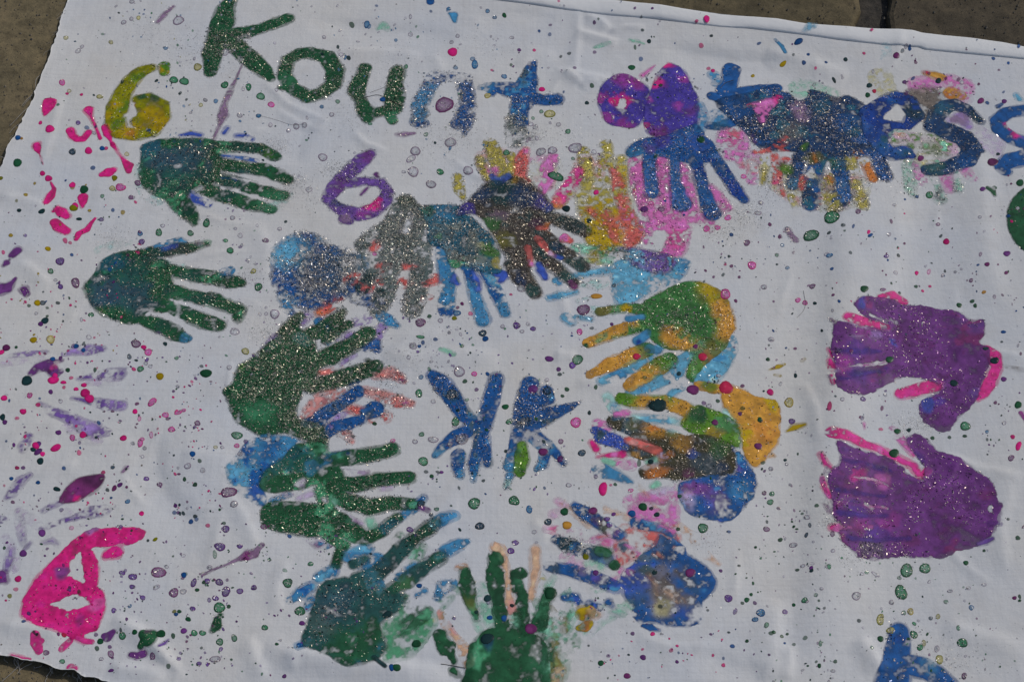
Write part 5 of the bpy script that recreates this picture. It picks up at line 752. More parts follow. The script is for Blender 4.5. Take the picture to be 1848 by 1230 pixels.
F('paint_smear', 'lpink', [S((1508, 676, 4), (1530, 670, 4), (1560, 663, 3.5), (1602, 654, 2)), S((1528, 590, 4), (1560, 596, 4), (1600, 598, 3)), S((1530, 612, 3), (1570, 616, 5), (1590, 612, 3)), S((1536, 866, 3), (1575, 868, 4), (1604, 878, 3)), S((1506, 912, 3), (1560, 916, 3.5), (1606, 918, 2)), S((1504, 958, 5), (1540, 956, 5), (1600, 951, 2.5)), S((1500, 855, 3), (1520, 862, 3))], 'pink streaks between the purple fingers', col2=[('lilac', .35), ('magenta', .3)], a=.85, fade=1.5, dry=.26, t=.1, rough=1.5)
F('paint_smear', 'plum', [S((1620, 600, 20), (1680, 640, 24), (1720, 690, 16)), S((1660, 900, 26), (1720, 930, 24), (1700, 970, 14)), S((1590, 960, 9), (1620, 985, 9))], 'plum mottling in the purple palms', a=.25, fade=6, dry=.35, t=.06, halo=0, rough=2)
F('paint_smear', 'mauve', [S((1492, 845, 2), (1482, 870, 2), (1490, 895, 2)), S((1486, 912, 5), (1496, 930, 4)), S((1498, 580, 3), (1506, 590, 3)), S((1495, 684, 3), (1500, 700, 3))], 'thin mauve edges at the purple fingertips', a=.75, fade=1.5, dry=.2, t=.15, g=8)
F('paint_smear', 'violet', [S((1762, 988, 4), (1775, 984, 6), (1786, 980, 4)), S((1782, 952, 5), (1800, 955, 3))], 'loose purple flick under the lower purple hand', t=.35)
# ---- blue letter cut by the bottom edge
F('painted_letter', 'blue', [S((1622, 1142, 16), (1620, 1170, 19), (1616, 1200, 22), (1610, 1240, 28)), S((1630, 1200, 18), (1660, 1206, 18), (1690, 1220, 16), (1715, 1240, 14))], 'blue letter cut by the bottom edge', spots=[(1680, 1204, 22, 'mblue', .6), (1688, 1196, 10, 'lblue', .7), (1626, 1150, 12, 'dblue', .5)], t=.42, g=4, gs=[(1605, 1150, 14, 10)], fade=1.5, rough=1.0)
# ---- big pink six at the lower left
F('painted_number', 'hpink', [S((250, 966, 9), (236, 968, 15), (205, 972, 17), (172, 972, 14), (150, 982, 14), (128, 1004, 15), (104, 1030, 18), (82, 1056, 20), (62, 1090, 18), (56, 1104, 16), (80, 1118, 15), (108, 1128, 15), (138, 1136, 15), (166, 1126, 15), (178, 1100, 12), (176, 1078, 12), (152, 1060, 13), (126, 1056, 12), (100, 1068, 18)), S((160, 1006, 10), (164, 1030, 14), (163, 1052, 14)), S((208, 998, 14), (194, 1004, 9)), PG((60, 1060), (110, 1055), (140, 1062), (110, 1085), (92, 1092), (120, 1108), (150, 1100), (168, 1095), (170, 1120), (130, 1130), (80, 1115)), S((140, 1146, 10), (148, 1152, 5))], 'big hot pink number six at the lower left', thin=.2,
  holes=[S((95, 1092, 1.5), (112, 1092, 3), (122, 1088, 8), (138, 1086, 7), (150, 1091, 2)), S((145, 1000, 2), (138, 1018, 9), (142, 1040, 7), (152, 1050, 2))], spots=[(163, 958, 14, 'pviolet', .7), (120, 1030, 14, 'violet', .75), (175, 1095, 16, 'lpink', .5), (160, 1015, 14, 'red', .25), (145, 1122, 12, 'magenta', .5), (228, 985, 12, 'magenta', .3)], t=.5, g=1.3, rough=1.1, fade=.6, rim=.1)
for shp, lab in (([S((66, 1150, 7), (68, 1162, 9), (73, 1178, 6)), S((78, 1160, 4))], 'upright pink drip under the pink six'), ([S((128, 1160, 5), (120, 1168, 6), (114, 1174, 5))], 'slanted pink drip under the pink six'), ([S((142, 1154, 5), (156, 1160, 5), (168, 1161, 4))], 'lying pink drip under the pink six'), ([S((130, 1208, 6), (136, 1211, 6))], 'pink drip at the lower cloth edge'), ([S((24, 1187, 4), (36, 1189, 3), (56, 1194, 3))], 'pink stain on the frayed lower edge')):
    F('paint_splash', 'pink', [*shp], lab, t=.4, rough=.5, fade=.6, rim=.15)
# ---- small strokes and washes
for name, c_, shp, lab, kw in (
    ('paint_smear', 'mblue', [S((1398, 77, 2), (1410, 88, 3.5), (1416, 99, 3))], 'curved blue dash below the hem', {}),
    ('paint_wash', 'lblue', [S((1450, 66, 4), (1462, 58, 8))], 'pale blue stain on the hem', dict(a=.7, fade=3)),
    ('paint_smear', 'pgreen', [S((682, 54, 3), (692, 49, 7), (702, 56, 4))], 'pale green smudge right of the green K', dict(a=.7, dry=.3, fade=2)),
    ('paint_smear', 'blue', [S((776, -6, 5), (777, 10, 6))], 'blue drip at the top edge', {}),
    ('paint_smear', 'mblue', [S((812, 30, 3), (819, 33, 7), (821, 44, 3))], 'blue wedge above the letter n', {}),
    ('paint_smear', 'mauve', [S((716, 246, 2), (730, 246, 5), (748, 244, 3))], 'mauve dash under the letter u', dict(a=.8, g=6)),
    ('paint_smear', 'pgreen', [S((797, 632, 5), (812, 638, 6)), S((818, 642, 5))], 'pale green dash above the monogram', dict(a=.7, fade=2, spots=[(824, 644, 8, 'steel')])),
    ('paint_smear', 'mustard', [S((1420, 778, 2), (1434, 771, 6), (1452, 767, 3))], 'mustard flick right of the orange palm', {}),
    ('paint_smear', 'mustard', [S((1388, 668, 1), (1404, 662, 4), (1416, 657, 1.5)), S((1398, 677, 2), (1408, 678, 2)), S((1447, 652, 2), (1452, 648, 2))], 'thin mustard flick above the orange palm', dict(a=.85)),
    ('paint_smear', 'pblue', [S((1596, 92, 8), (1600, 102, 6), (1585, 112, 3))], 'pale blue smudge below the hem', dict(a=.55, dry=.35, fade=3)),
    ('paint_smear', 'lblue', [S((1833, 176, 4), (1838, 184, 5))], 'pale blue dab near the right edge', dict(a=.8, dry=.2)),
    ('paint_smear', 'magenta', [S((1838, 754, 4), (1846, 768, 3), (1850, 776, 2))], 'mauve flick at the right edge', dict(a=.85)),
    ('paint_smear', 'lpink', [S((1558, 768, 3), (1559, 777, 2))], 'faint pink dab between the purple hands', dict(a=.5)),
    ('paint_smear', 'pgreen', [S((1136, 76, 3), (1150, 78, 3), (1162, 82, 2)), S((1072, 88, 2), (1088, 84, 2), (1100, 82, 1))], 'thin green smudge below the hem', dict(a=.6, dry=.35)),
    ('paint_smear', 'mauve', [S((366, 1041, 2), (385, 1031, 2), (410, 1022, 2), (430, 1013, 3), (448, 1005, 9), (460, 1003, 7), (468, 992, 4), (474, 986, 4))], 'long tailed purple splash left of the teal hand', dict(spots=[(450, 1004, 16, 'plum')], g=4)),
    ('paint_smear', 'green', [S((270, 1158, 12), (264, 1150, 9), (276, 1150, 10)), S((264, 1158, 6), (256, 1170, 5))], 'large dark green splash low on the left', dict(spots=[(266, 1146, 10, 'dpurple', .8)], t=.6, g=2)),
    ('paint_smear', 'purple', [S((196, 1152, 8), (206, 1144, 5)), S((190, 1150, 5))], 'purple blob beside a green drop', dict(t=.5)),
    ('paint_smear', 'purple', [S((238, 1184, 5), (250, 1186, 6), (260, 1182, 7))], 'flat purple splash near the lower edge', dict(t=.5, g=2)),
    ('paint_smear', 'violet', [S((290, 1170, 2), (298, 1164, 3.5), (305, 1157, 1.5))], 'thin violet dash low on the left', {}),
    ('paint_smear', 'mauve', [S((222, 852, 3), (228, 845, 4))], 'small mauve dash on the left', {}),
    ('paint_smear', 'green', [S((394, 1120, 6), (392, 1132, 8), (386, 1140, 5)), S((399, 1112, 4))], 'long green drop below the purple splashes', dict(t=.5, g=6)),
    ('paint_smear', 'green', [S((1780, 348, 4), (1788, 352, 5), (1792, 360, 3)), S((1792, 346, 3))], 'green comma near the right edge', dict(t=.5)),
    ('paint_smear', 'mauve', [S((1421, 414, 5), (1428, 424, 5), (1436, 433, 5))], 'mauve ringed dash below the dark blue print', dict(a=.8, g=20)),
    ('paint_smear', 'gbrown', [S((1802, 666, 2), (1822, 672, 4), (1848, 678, 2)), S((1792, 636, 1.5), (1848, 640, 1.5))], 'grey smudge right of the upper purple hand', dict(a=.35, fade=2, dry=.3)),
    ('paint_smear', 'dteal', [S((676, 1190, 4), (686, 1200, 4), (696, 1208, 3))], 'dark tail under the teal hand', dict(t=.4)),
    ('paint_smear', 'purple', [S((684, 930, 3), (764, 918, 5), (772, 924, 4))][:0] or [S((758, 916, 5), (772, 922, 5))], 'purple dab at a green fingertip', dict(a=.8, g=4))):
    kw = dict(dict(t=.3, rough=.6, fade=.9), **kw)
    F(name, c_, shp, lab, **kw)
# ------------------------------------------------------------------ drops of paint and of glitter glue
# x y radius code, or x y half-width:half-height:tilt code; capitals are glitter-glue drops with a coloured rim
DROPS = """112 149 6 K;121 169 3 k;90 234 8:7:0 k;160 273 7 k;131 275 6.5 D;32 295 8:7:0 g;157 231 4.5 b;141 222 4.5 P;204 261 4 k;77 314 5 k;88 323 6.5 k;229 279 4.5 Y;168 304 4.5 b;33 250 5 b;39 251 3 o;185 269 5 b;192 269 4 k;207 322 5.5 l
119 69 4.5 L;200 76 4.5 L;185 61 3 G;322 38 11:7:20 V;223 40 5:4:30 V;237 34 4 V;238 3 4.5 V;141 92 6:4:45 V;148 84 4:3:45 V;333 149 8 G;314 146 7.5 G;357 123 7.5 L;471 177 7.5 G;406 156 7 G;449 160 5:7:0 G;490 192 6 K;407 97 7 V;363 192 4 L;371 183 4 V;390 185 4.5 B;467 212 4.5 B;433 211 5 V;299 88 4 B;180 175 6:4:0 L;147 171 3 k;73 222 4:3:45 k;105 190 3 G
662 46 5:6:0 B;680 14 3 b;635 46 4:6:30 g;817 98 9:7.5:0 k;802 193 17:13:5 M;857 120 6:8:0 B;853 110 4.5 B;910 141 5 B;880 26 4 B;810 22 4 B;610 187 4.5 G;599 210 4.5 V;550 229 5 V;535 231 5.5 V;521 238 4 V;581 196 4 B;880 176 5.5 Y;741 64 4.5 V;583 287 8 V;750 276 9 V;742 290 9:6:30 V;795 313 6 G;914 277 6 G;845 310 9 V;746 313 10 V;813 260 10 V;815 80 4 V;826 69 4 V;769 246 4.5 G;691 184 5 b;782 196 1 b;778 26 3 b;822 126 4.5 B;888 130 3 k
1140 122 6.5:4.5:0 g;1068 158 4 g;992 207 10:7:5 L;1025 238 5 G;1038 267 12:9:20 V;976 275 9:7:20 V;997 272 8:7:20 V;1003 318 14:8:-20 G;1265 85 4.5 k;1279 122 4 k;1287 126 4 k;1274 45 5:6:0 k;1256 48 3 k;1073 96 3.5 p;1027 99 3.5 d;1012 104 3 d;993 50 3 p;992 66 3.5 b;973 60 3 b;1171 78 4 d;1159 60 3 d;1283 70 3 d;1145 26 2.5 p;1176 27 2.5 p;1008 12 3 k;964 94 3.5 k;937 93 3.5 p;1037 125 3.5 p;962 215 3.5 G;958 226 4.5 V;966 231 5 V;1008 226 4.5 V;993 223 3 V;1265 252 7 g;977 203 4 G;978 163 6:4:0 k;1072 274 5 V;1034 286 3.5 G
1616 106 6 m;1627 98 3:5:-30 D;1440 81 8:5:20 b;1413 116 6:4:30 y;1359 135 4:3:40 y;1431 103 3 d;1458 102 3 b;1490 116 3 b;1505 146 3:5:30 d;1569 154 5 d;1578 164 4 r;1632 149 4 p;1693 148 5.5 d;1769 185 6.5:5:20 m;1811 187 5:4:0 p;1636 168 4:5:0 p;1566 171 5 g;1818 119 3 b;1791 111 3.5 b;1558 101 3 k;1471 127 3 k;1661 287 6 m;1799 284 3.5 d;1801 131 2.5 m;1789 299 10:7:10 m;1369 83 4:2.5:20 b;1571 63 3 k
152 343 8 g;133 376 7.5:6:0 l;136 372 6 k;118 435 4:6:20 k;127 439 3.5 k;218 339 9:7:0 K;203 341 5.5 L;249 331 6 M;237 358 5 M;245 366 3 k;185 355 4 G;131 335 6 k;131 340 4 y;222 384 4.5 y;287 420 6:7:0 G;344 422 6 G;253 422 5 B;256 437 6:5:0 P;183 397 4.5 P;109 473 8:7:0 P;92 491 5.5 G;130 461 3.5 b;87 450 5 y;20 426 4 y;46 426 3.5 P;137 512 7:10:10 M;110 519 5 P;101 507 3.5 V;68 548 6 y;78 548 5 D;82 580 6.5:6:0 d;74 586 5:4:30 p;92 614 8 Y;61 615 7:5:20 y;66 567 3.5 V;53 553 3.5 g;86 557 3 g;86 572 3 g;165 569 5 G;246 622 9:7:0 M;161 610 5 V;76 383 6:4:20 d;143 396 5:3:0 d;35 381 4.5:3:0 d;416 454 6.5 G;434 427 5 V;480 437 6:4:0 V;467 519 7:6:30 G;457 491 5:4:40 L;420 395 5:4:30 V;424 599 8 V;373 404 6:8:-30 G;294 408 4 V;12 629 7:6:20 m;30 628 3 g;47 353 4 y;31 365 3 l;63 332 3 y;2 323 4 l
558 345 6 V;778 335 9:7:0 V;794 312 6 G;516 402 3 d;505 415 4 V;480 437 6:4:0 M;466 519 7:6:30 G;496 567 9 V;759 583 10:7:0 M;775 572 4 g;825 567 7:5:0 B;820 576 4.5 l;849 568 4.5 k;871 603 7 D;876 613 5.5 b;933 590 6 P;745 625 6.5 V;907 592 4 V;759 610 8:3:-10 G;826 557 3.5 m;834 550 3.5 m;922 533 3 k;941 522 8:6:0 V;795 580 5:4:0 V;786 614 4 b;834 626 4 G;458 491 5 L;676 460 4 K
1357 479 8:7:0 K;1348 438 6 M;1309 531 9.5:9:0 K;1053 560 11:10:0 M;1046 600 5:6:0 K;932 590 6.5 P;962 595 5 P;953 587 4 V;942 600 4 V;1314 392 6 K;1368 384 6:4:0 V;1320 423 4 b;1379 518 5 V;1391 613 5 V;1163 376 7:6:0 p;1194 376 6:5:0 M;1175 365 5 K;1342 318 5 K;1372 365 4 V;1076 346 5 k;1022 376 7:6:0 d;1076 535 10:5:0 o;1309 477 3 k;1320 480 3.5 m;1334 500 3 m;1295 410 5 K;1275 412 6 K;1104 586 3.5 p;1108 515 4 D;1063 398 5 d
1500 395 14:11:5 G;1464 425 14:10:15 G;1707 438 6 k;1677 353 7:6:0 G;1814 465 6 p;1778 485 4.5 m;1496 464 6:4:0 B;1558 527 7:6:0 g;1730 553 5 g;1753 547 4 g;1440 541 5 K;1453 546 5 K;1466 517 6:4:20 M;1592 527 5:3:0 M;1653 517 3.5 g;1598 467 5:3:0 P;1692 407 4 M;1765 400 3.5 V;1676 491 3.5:5:-10 K;1678 517 3 k;1665 525 3 k;1837 339 7 g;1770 350 5 p;1615 495 4 V;1623 530 3 d;1374 366 4 V;1368 384 6:4:0 V;1421 483 4 B;1402 460 4 G;1378 518 5 V;1393 613 4.5 V;1547 387 5 M;1613 374 3.5 V;1569 430 5:3:30 b;1808 605 4.5:3:0 b;1500 489 3.5 b;1773 533 4:3:0 o;1412 442 4 B;1490 518 2 V;1502 537 3 m
49 688 11:8:15 d;123 669 4.5 g;254 667 6 G;372 674 11:7:0 g;289 680 7:6:0 y;138 626 5 b;96 649 4.5 b;154 710 9:7:20 k;162 720 9:7:0 k;97 687 11:6:10 k;42 743 6:5:0 k;54 714 5.5:5:0 K;8 719 6:5:0 k;275 726 9:6:40 K;244 743 5 k;101 808 10:6:30 k;65 804 7:6:0 k;60 811 5 d;143 817 4.5:5:0 k;150 785 6.5 k;131 790 5:6:0 K;223 791 6 k;253 799 5:7:-10 K;257 792 4 K;273 785 4:6:0 K;310 776 6 K;299 749 6 K;322 745 7:4:20 K;332 741 4 K;357 765 5.5 M;428 787 10:7:10 G;428 806 5 K;349 823 5.5:5:0 b;340 844 6 V;367 852 5 V;288 873 5:4.5:0 M;353 877 4.5 g;334 867 3.5:4:0 g;231 906 5:4:40 B;207 882 4:6:-30 m;217 876 5:4:30 p;414 892 14:10:20 M;424 914 7 V;264 863 5 P;73 832 6.5:6:0 d;103 883 7:4:-20 d;106 781 5 p;116 846 4 b;69 871 4 b;5 753 5:6:0 d;9 762 5:4:0 p;31 755 4 k;69 731 4.5:4:0 k;129 683 4 k;115 691 6:3:0 k;138 703 5:3:0 k;116 700 3.5 k;152 696 5:4:20 k;268 637 7:6:0 K;260 628 5:4:0 k;443 634 7:6:0 L;234 645 4:5:0 D;319 647 4 G;272 662 4 V;264 657 4 V;321 698 3.5 V;92 708 4.5 p;110 725 4 V;204 844 4 D;257 823 3.5 V;261 808 4 V;240 800 4 V;256 928 4.5 k;252 756 3.5:5:0 K;414 664 5 V;390 810 4 L;402 810 3.5 V;444 798 4.5 P;434 821 4.5 V;77 819 5:4:0 k;69 815 8:5:30 p;31 844 4 k;42 844 4 p;187 853 4 k;70 801 5 p;3 637 6:4:20 k;54 714 5 K;100 679 5 k
764 833 9 G;856 910 11:10:0 G;756 710 6:8:20 G;822 762 7:8:0 G;829 672 9:10:-20 V;839 689 4.5 g;856 676 5 K;782 794 9:6:0 V;761 784 5 G;749 797 5 V;760 681 4.5 B;779 860 4 g;769 852 4 d;797 853 3.5 p;709 795 4.5:4:0 K;860 704 4 p;746 627 6 V;757 626 3.5 b;834 626 4 G;782 725 5:4:0 V;820 770 4 V;816 711 9 D;834 793 12:10:0 V;812 803 5 V;876 613 5:4:0 b;718 714 3 g;676 764 4 g;637 787 3.5 d;415 706 3 g
1042 651 11:8:30 G;1033 661 6:6:0 P;991 649 8:5:-5 p;1008 668 4.5 p;1039 764 10:9:0 K;1050 819 7:6:20 D;1012 798 5 M;980 817 8:7:0 m;1088 884 8:12:0 k;927 905 9:8:-20 G;955 921 5.5:7:0 B;1160 917 8:7:0 g;1140 929 7:6:0 b;912 735 6:5:0 g;1023 704 4.5:4:0 g;1075 701 3.5:4:0 g;1015 716 3.5 g;919 762 6 G;1018 926 7:6:-20 g;1138 887 4.5:4:0 K;1110 876 3.5 g;1102 877 3 k;1226 898 4 g;1390 708 6.5 k;1391 846 4.5:4:0 V;1390 906 6 G;1379 890 4.5 M;1393 891 5 G;1026 877 5:4:0 V;1010 677 4 d;987 687 4 V;1340 738 4.5 g;1368 806 7 m;1372 760 4 d;1255 627 5:4:0 m;1149 645 7:6:0 r;1268 646 8:7:0 r;1187 733 15:12:0 d;1225 676 4.5 d;1163 683 4 G;1270 729 4.5 p;1279 734 5 V;1385 649 3.5 g;1153 838 4:7:0 g;1011 830 6:6:0 p;987 707 8:7:0 D;962 704 9:8:0 p;1310 701 12:12:0 r;1250 705 11:9:0 m;1295 725 4 g;1335 748 4 p;1290 764 6 m;1174 836 5 d;1268 852 1 g
1605 650 7:6:0 g;1792 657 7:6:0 d;1776 635 5:4:0 d;1613 819 9:8:0 g;1740 773 9:8:0 G;1833 739 6:7:0 g;1833 814 5:8:-20 k;1808 691 5:4.5:0 p;1429 760 6:5:0 P;1424 726 8:9:0 Y;1495 739 4:9:-5 k;1556 724 5.5:4:0 P;1518 727 4 V;1640 777 4 d;1619 779 6:5:0 g;1589 776 4.5:3:0 k;1682 792 4 g;1712 792 3.5 g;1739 791 4:3:0 g;1820 835 5:6:-20 M;1823 797 4.5 k;1391 846 4 V;1808 771 4 V;1778 785 3.5 B;1793 733 3.5 m;1386 649 4 g;1371 758 5 g;1379 890 4.5 M;1472 917 4 g;1405 917 4:3:0 M;1591 738 3:5:0 m;1720 694 7 d;1534 640 4 m
77 963 7:6:0 p;130 954 4.5 K;256 927 4.5 k;376 951 4.5 k;409 958 6:7:-20 P;345 942 4:5:-30 b;353 933 4 d;43 1000 7:6:0 p;30 1065 4.5 k;19 1077 4:4.5:-30 l;34 1046 6:6:-20 k;241 1043 8:6:0 P;222 1036 6:4:-10 P;287 1035 13:10:0 M;302 1025 4 V;315 1072 9:8:0 M;332 1070 6:5:0 V;333 1040 5:5:0 b;351 1054 5:8:-20 P;375 1051 5.5 P;397 1053 7:6:0 P;398 990 10:7:0 P;389 1004 4:7:0 G;434 989 5 P;409 1070 8:9:-30 P;390 1082 6:5:0 P;434 1069 6 P;459 1063 5 P;397 1099 11:9:20 G;352 1145 6 G;367 1145 6:5:0 G;398 1161 7 G;424 1154 5:7:10 G;292 1146 8:7:0 g;223 1151 7 G;183 1160 6 g;177 1173 4:5:0 g;202 1183 5.5:7:10 M;277 1187 5:6:20 M;306 1206 4.5:4:0 g;361 1200 4.5 P;390 1192 10:6:10 V;115 1197 5 G;86 1181 5.5:5:20 M;118 1149 4.5 r;479 1135 6:5:20 G;487 1012 3.5 G;341 1120 5 g;349 1101 5:4.5:0 P;414 1097 4 g;207 1104 4.5:5:0 P;259 1081 5 P;240 1061 5 P;284 1062 7:4:30 V;332 1005 4 V;380 1027 5 V;319 1111 4 b;316 1106 4 l;325 1106 4 g;333 1141 6:5:30 p;314 1150 4:5:0 g;246 1146 5 g;281 975 5:3:40 l;203 1214 5.5:3:0 p;45 1124 4 b;205 1190 3 p;185 1192 4 V;357 1067 4 g;386 1050 3 g;236 1096 4:3:30 B;200 1170 4 p;175 1148 4 p;268 977 3 d;70 1149 3 d
520 1054 9:8:0 G;542 1105 10:8:0 G;929 905 9:8:-20 G;561 1019 5 G;542 1168 6:5:0 b;717 1211 8:6:0 g;708 1211 5:6:0 b;700 1111 9:6:10 d;740 957 6 P;866 951 8:7:0 D;922 996 6.5 P;930 981 6 P;546 1127 6:4:0 p;459 1062 5 P;515 1032 4 G;523 969 4 b;757 1059 5 b;880 1082 7:6:0 d;924 1095 4 d;879 1155 12:9:10 d;910 1118 5:6:0 b;752 1164 8:7:0 g;501 1166 3.5 g;788 920 4.5 G;760 910 7 D;778 930 4 D;478 935 1 d;477 953 6:5:0 M;604 960 1 g;884 1117 5 b;860 1107 4 d
1314 1082 7.5 P;1347 1084 5 g;1339 1090 3.5 g;1326 1105 4:6:-30 P;1355 1074 3.5 g;1372 1108 8 B;1362 1120 5.5 B;1382 1131 4:6:-20 G;1390 1146 4.5 g;1347 1159 3.5 g;1321 1168 4.5 b;1160 1189 5.5 p;1131 1222 6 m;1084 1199 5.5:5:20 g;1177 1147 4:4.5:-30 k;1141 1146 4 p;1305 1201 4 k;1286 1184 3 k;1221 1197 3.5 p;1268 955 9:9:0 G;964 962 4.5 V;1383 955 6:5:0 M;1315 961 3.5 b;1245 1036 9:8:0 m;1181 1036 5:4:0 d;1191 1097 4.5 d;958 1137 11:9:0 m;1057 1007 6 l;1075 1036 5.5 p;989 944 7:6:0 D;1095 939 5.5 P;1099 951 5 P;1023 950 9:7:0 o;1300 1032 3.5 p;1333 1023 3 d;993 1073 11:10:0 g;1019 925 6:7:0 g;1070 924 8 m;1175 920 4 d;1223 957 4 g;968 981 3 V;1185 931 5 d;1107 930 4 p;1282 1147 3 p;1134 1184 2.5 d;1305 1189 3 b
1635 1031 11:12:0 G;1668 1028 10:9:20 G;1625 1070 11:13:20 G;1544 1078 8:8:0 V;1588 1119 7:10:0 L;1642 1105 6:6:0 Y;1630 1107 4.5 G;1451 1085 5.5:5:0 G;1740 1021 5 g;1750 1101 4.5:5:0 B;1734 1164 10:7:-25 G;1648 1147 6:8:30 G;1659 1170 5.5:6:0 G;1666 1162 4:6:0 L;1588 1154 6 g;1694 1192 7:8:0 L;1689 1173 5:6:0 V;1726 1138 3.5:5:0 G;1738 1222 5:6:0 M;1506 1196 4 g;1408 974 4.5 g;1431 984 7:5:10 V;1455 936 6:4:-20 V;1460 951 3:4:20 D;1500 969 4.5:5:0 M;1501 999 4 V;1494 1027 4:5:10 G;1454 968 3:5:-20 D;1831 980 4.5 g;1835 1084 3:4:0 g;1835 1091 3 g;1826 1086 4 m;1772 1061 5:3:0 V;1712 1070 5:3:0 V;1705 1089 4.5 G;1678 1118 4 D;1691 1115 4:5:0 L;1410 1150 3.5 g;1420 1145 3 g;1432 1164 3.5 g;1452 1153 4.5 g;1479 1164 3.5:5:0 G;1549 1122 4 d;1563 1035 4 G;1579 1038 8:3:-30 V;1471 1077 4 G;1432 1092 3.5 g;1416 1105 5:4.5:0 P;1486 1101 3 d;1772 1000 3 g;1814 946 3 d;1606 1139 8:6:0 L;1622 1044 4 G;1608 1088 5 V;1745 1066 4 V;1448 1023 4 V;1740 1187 3 V;1395 1144 4 g"""
DC = dict(k='hpink', p='purple', v='mauve', g='green', b='blue', y='mustard', d='dteal', m='plum', r='red', o='orange', l='lime')
GLUE = dict(K=('pink', 'lpink'), P=('purple', 'violet'), V=('mauve', 'white'), G=('green', 'mgreen'), B=('blue', 'mblue'), Y=('mustard', 'pyellow'), D=('black', 'steel'), M=('plum', 'mauve'), L=('lime', 'pyellow'))
NSEG = 12
def drop_geo(x, y, rx, ry, ang, code, big, rng):
    """dome of paint; outline traced in the picture plane and laid on the cloth"""
    ca_, sa_ = math.cos(math.radians(ang)), math.sin(math.radians(ang)); ph = rng.uniform(0, 6.28, 3)
    seg = NSEG if big else 8
    th = np.arange(seg) * 2 * math.pi / seg
    wob = 1 + (0.10 if rx > 3 else 0.18) * np.sin(2 * th + ph[0]) * rng.uniform(.3, 1) + 0.05 * np.sin(3 * th + ph[1]) + rng.normal(0, .025, seg)
    ex, ey = rx * np.cos(th) * wob, ry * np.sin(th) * wob
    pxs = x + ex * ca_ - ey * sa_; pys = y - (ex * sa_ + ey * ca_)
    o = np.array([P(a, b)[:2] for a, b in zip(pxs, pys)]); c = np.array(P(x, y)[:2]); r = rx * P(x, y)[2]
    glue = code.isupper()
    rings = ((1.06, 0.0), (0.93, 0.16), (0.74, 0.24 if glue else 0.27), (0.40, 0.22 if glue else 0.31)) if big else ((1.12, 0.0), (0.72, 0.25))
    hgt = min(r, 0.005) * (0.30 if not glue else 0.25); V_, K_ = [], []
    if glue: rimc, cen = C[GLUE[code][0]], C[GLUE[code][1]]
    else: rimc = cen = C[DC[code]]
    jit = 1 + rng.normal(0, .12)
    cen = cen * jit; rimc = rimc * jit
    pale = rng.uniform(0.25, 0.9) if glue else 0
    soft = 1.0 if rx > 4.5 and code != 'V' else rng.uniform(0.45, 0.95)
    for s, z in rings:
        q = c + (o - c) * s; zz = sampleH(q[:, 0], q[:, 1])
        V_.append(np.stack([q[:, 0], q[:, 1], zz + hgt * z + 0.00006], 1))
        t = sm(0.95, 0.6, s) if glue else 0.25 * sm(1, .5, s)
        col = rimc * (0.60 + 0.40 * (1 - s)) * (1 - t) + cen * t
        al = 1.0 - (0.55 * pale * sm(0.95, 0.6, s) if glue else 0)
        if s > 1.0: al *= 0.35
        al *= soft
        K_.append(np.tile(np.append(np.clip(col, .003, .92), al), (seg, 1)))
    V_.append(np.array([[c[0], c[1], float(sampleH(c[0], c[1])) + hgt * rings[-1][1] * 1.04 + 0.00006]])); K_.append(K_[-1][:1])
    F_ = []; i = np.arange(seg); j = (i + 1) % seg
    for k in range(len(rings) - 1):
        F_ += [np.stack([k * seg + i, k * seg + j, (k + 1) * seg + j], 1), np.stack([k * seg + i, (k + 1) * seg + j, (k + 1) * seg + i], 1)]
    k = len(rings) - 1; F_.append(np.stack([k * seg + i, k * seg + j, np.full(seg, len(rings) * seg)], 1))
    return np.concatenate(V_), np.concatenate(F_), np.concatenate(K_)
specs = []
for ent in DROPS.replace('\n', ';').split(';'):
    a_, b_, r_, code = ent.split()
    if ':' in r_: rx, ry, an = [float(v) for v in r_.split(':')]
    else: rx = float(r_); ry, an = rx * 0.87, 0.0
    specs.append((float(a_), float(b_), rx, ry, an, code))
drng = np.random.default_rng(21)
# small drops nobody traced: thicker where the flicking was heavy
ZONES = [  # x0, y0, x1, y1, how many, codes
    (0, 320, 260, 640, 130, 'kkkppdgybVm'), (0, 620, 400, 930, 330, 'kkkpppmmddbgVP'), (0, 930, 200, 1180, 70, 'ppkmdgV'), (200, 930, 540, 1225, 210, 'PPpmVgGdpg'),
    (120, 0, 400, 250, 130, 'VVVdBLGb'), (400, 0, 900, 330, 190, 'VVVVBBdG'), (900, 10, 1300, 300, 120, 'VbdpgV'), (1300, 70, 1840, 200, 70, 'bdpmV'),
    (380, 380, 500, 700, 80, 'VVVPGM'), (690, 560, 1060, 680, 110, 'VPPGbdV'), (740, 660, 1080, 960, 130, 'VVPPgGdb'), (520, 940, 900, 1220, 60, 'dgPVp'),
    (1200, 380, 1500, 700, 150, 'VVddbMm'), (1480, 330, 1848, 560, 120, 'dVbmkMg'), (1370, 640, 1500, 1010, 80, 'VVdMg'), (1380, 960, 1848, 1230, 200, 'VVVdgGMG'),
    (1000, 1080, 1400, 1230, 80, 'dgpkbV'), (1500, 700, 1660, 790, 26, 'VmdP'), (1780, 560, 1848, 1000, 30, 'dVgmp'), (1240, 860, 1480, 1110, 60, 'dVpg')]
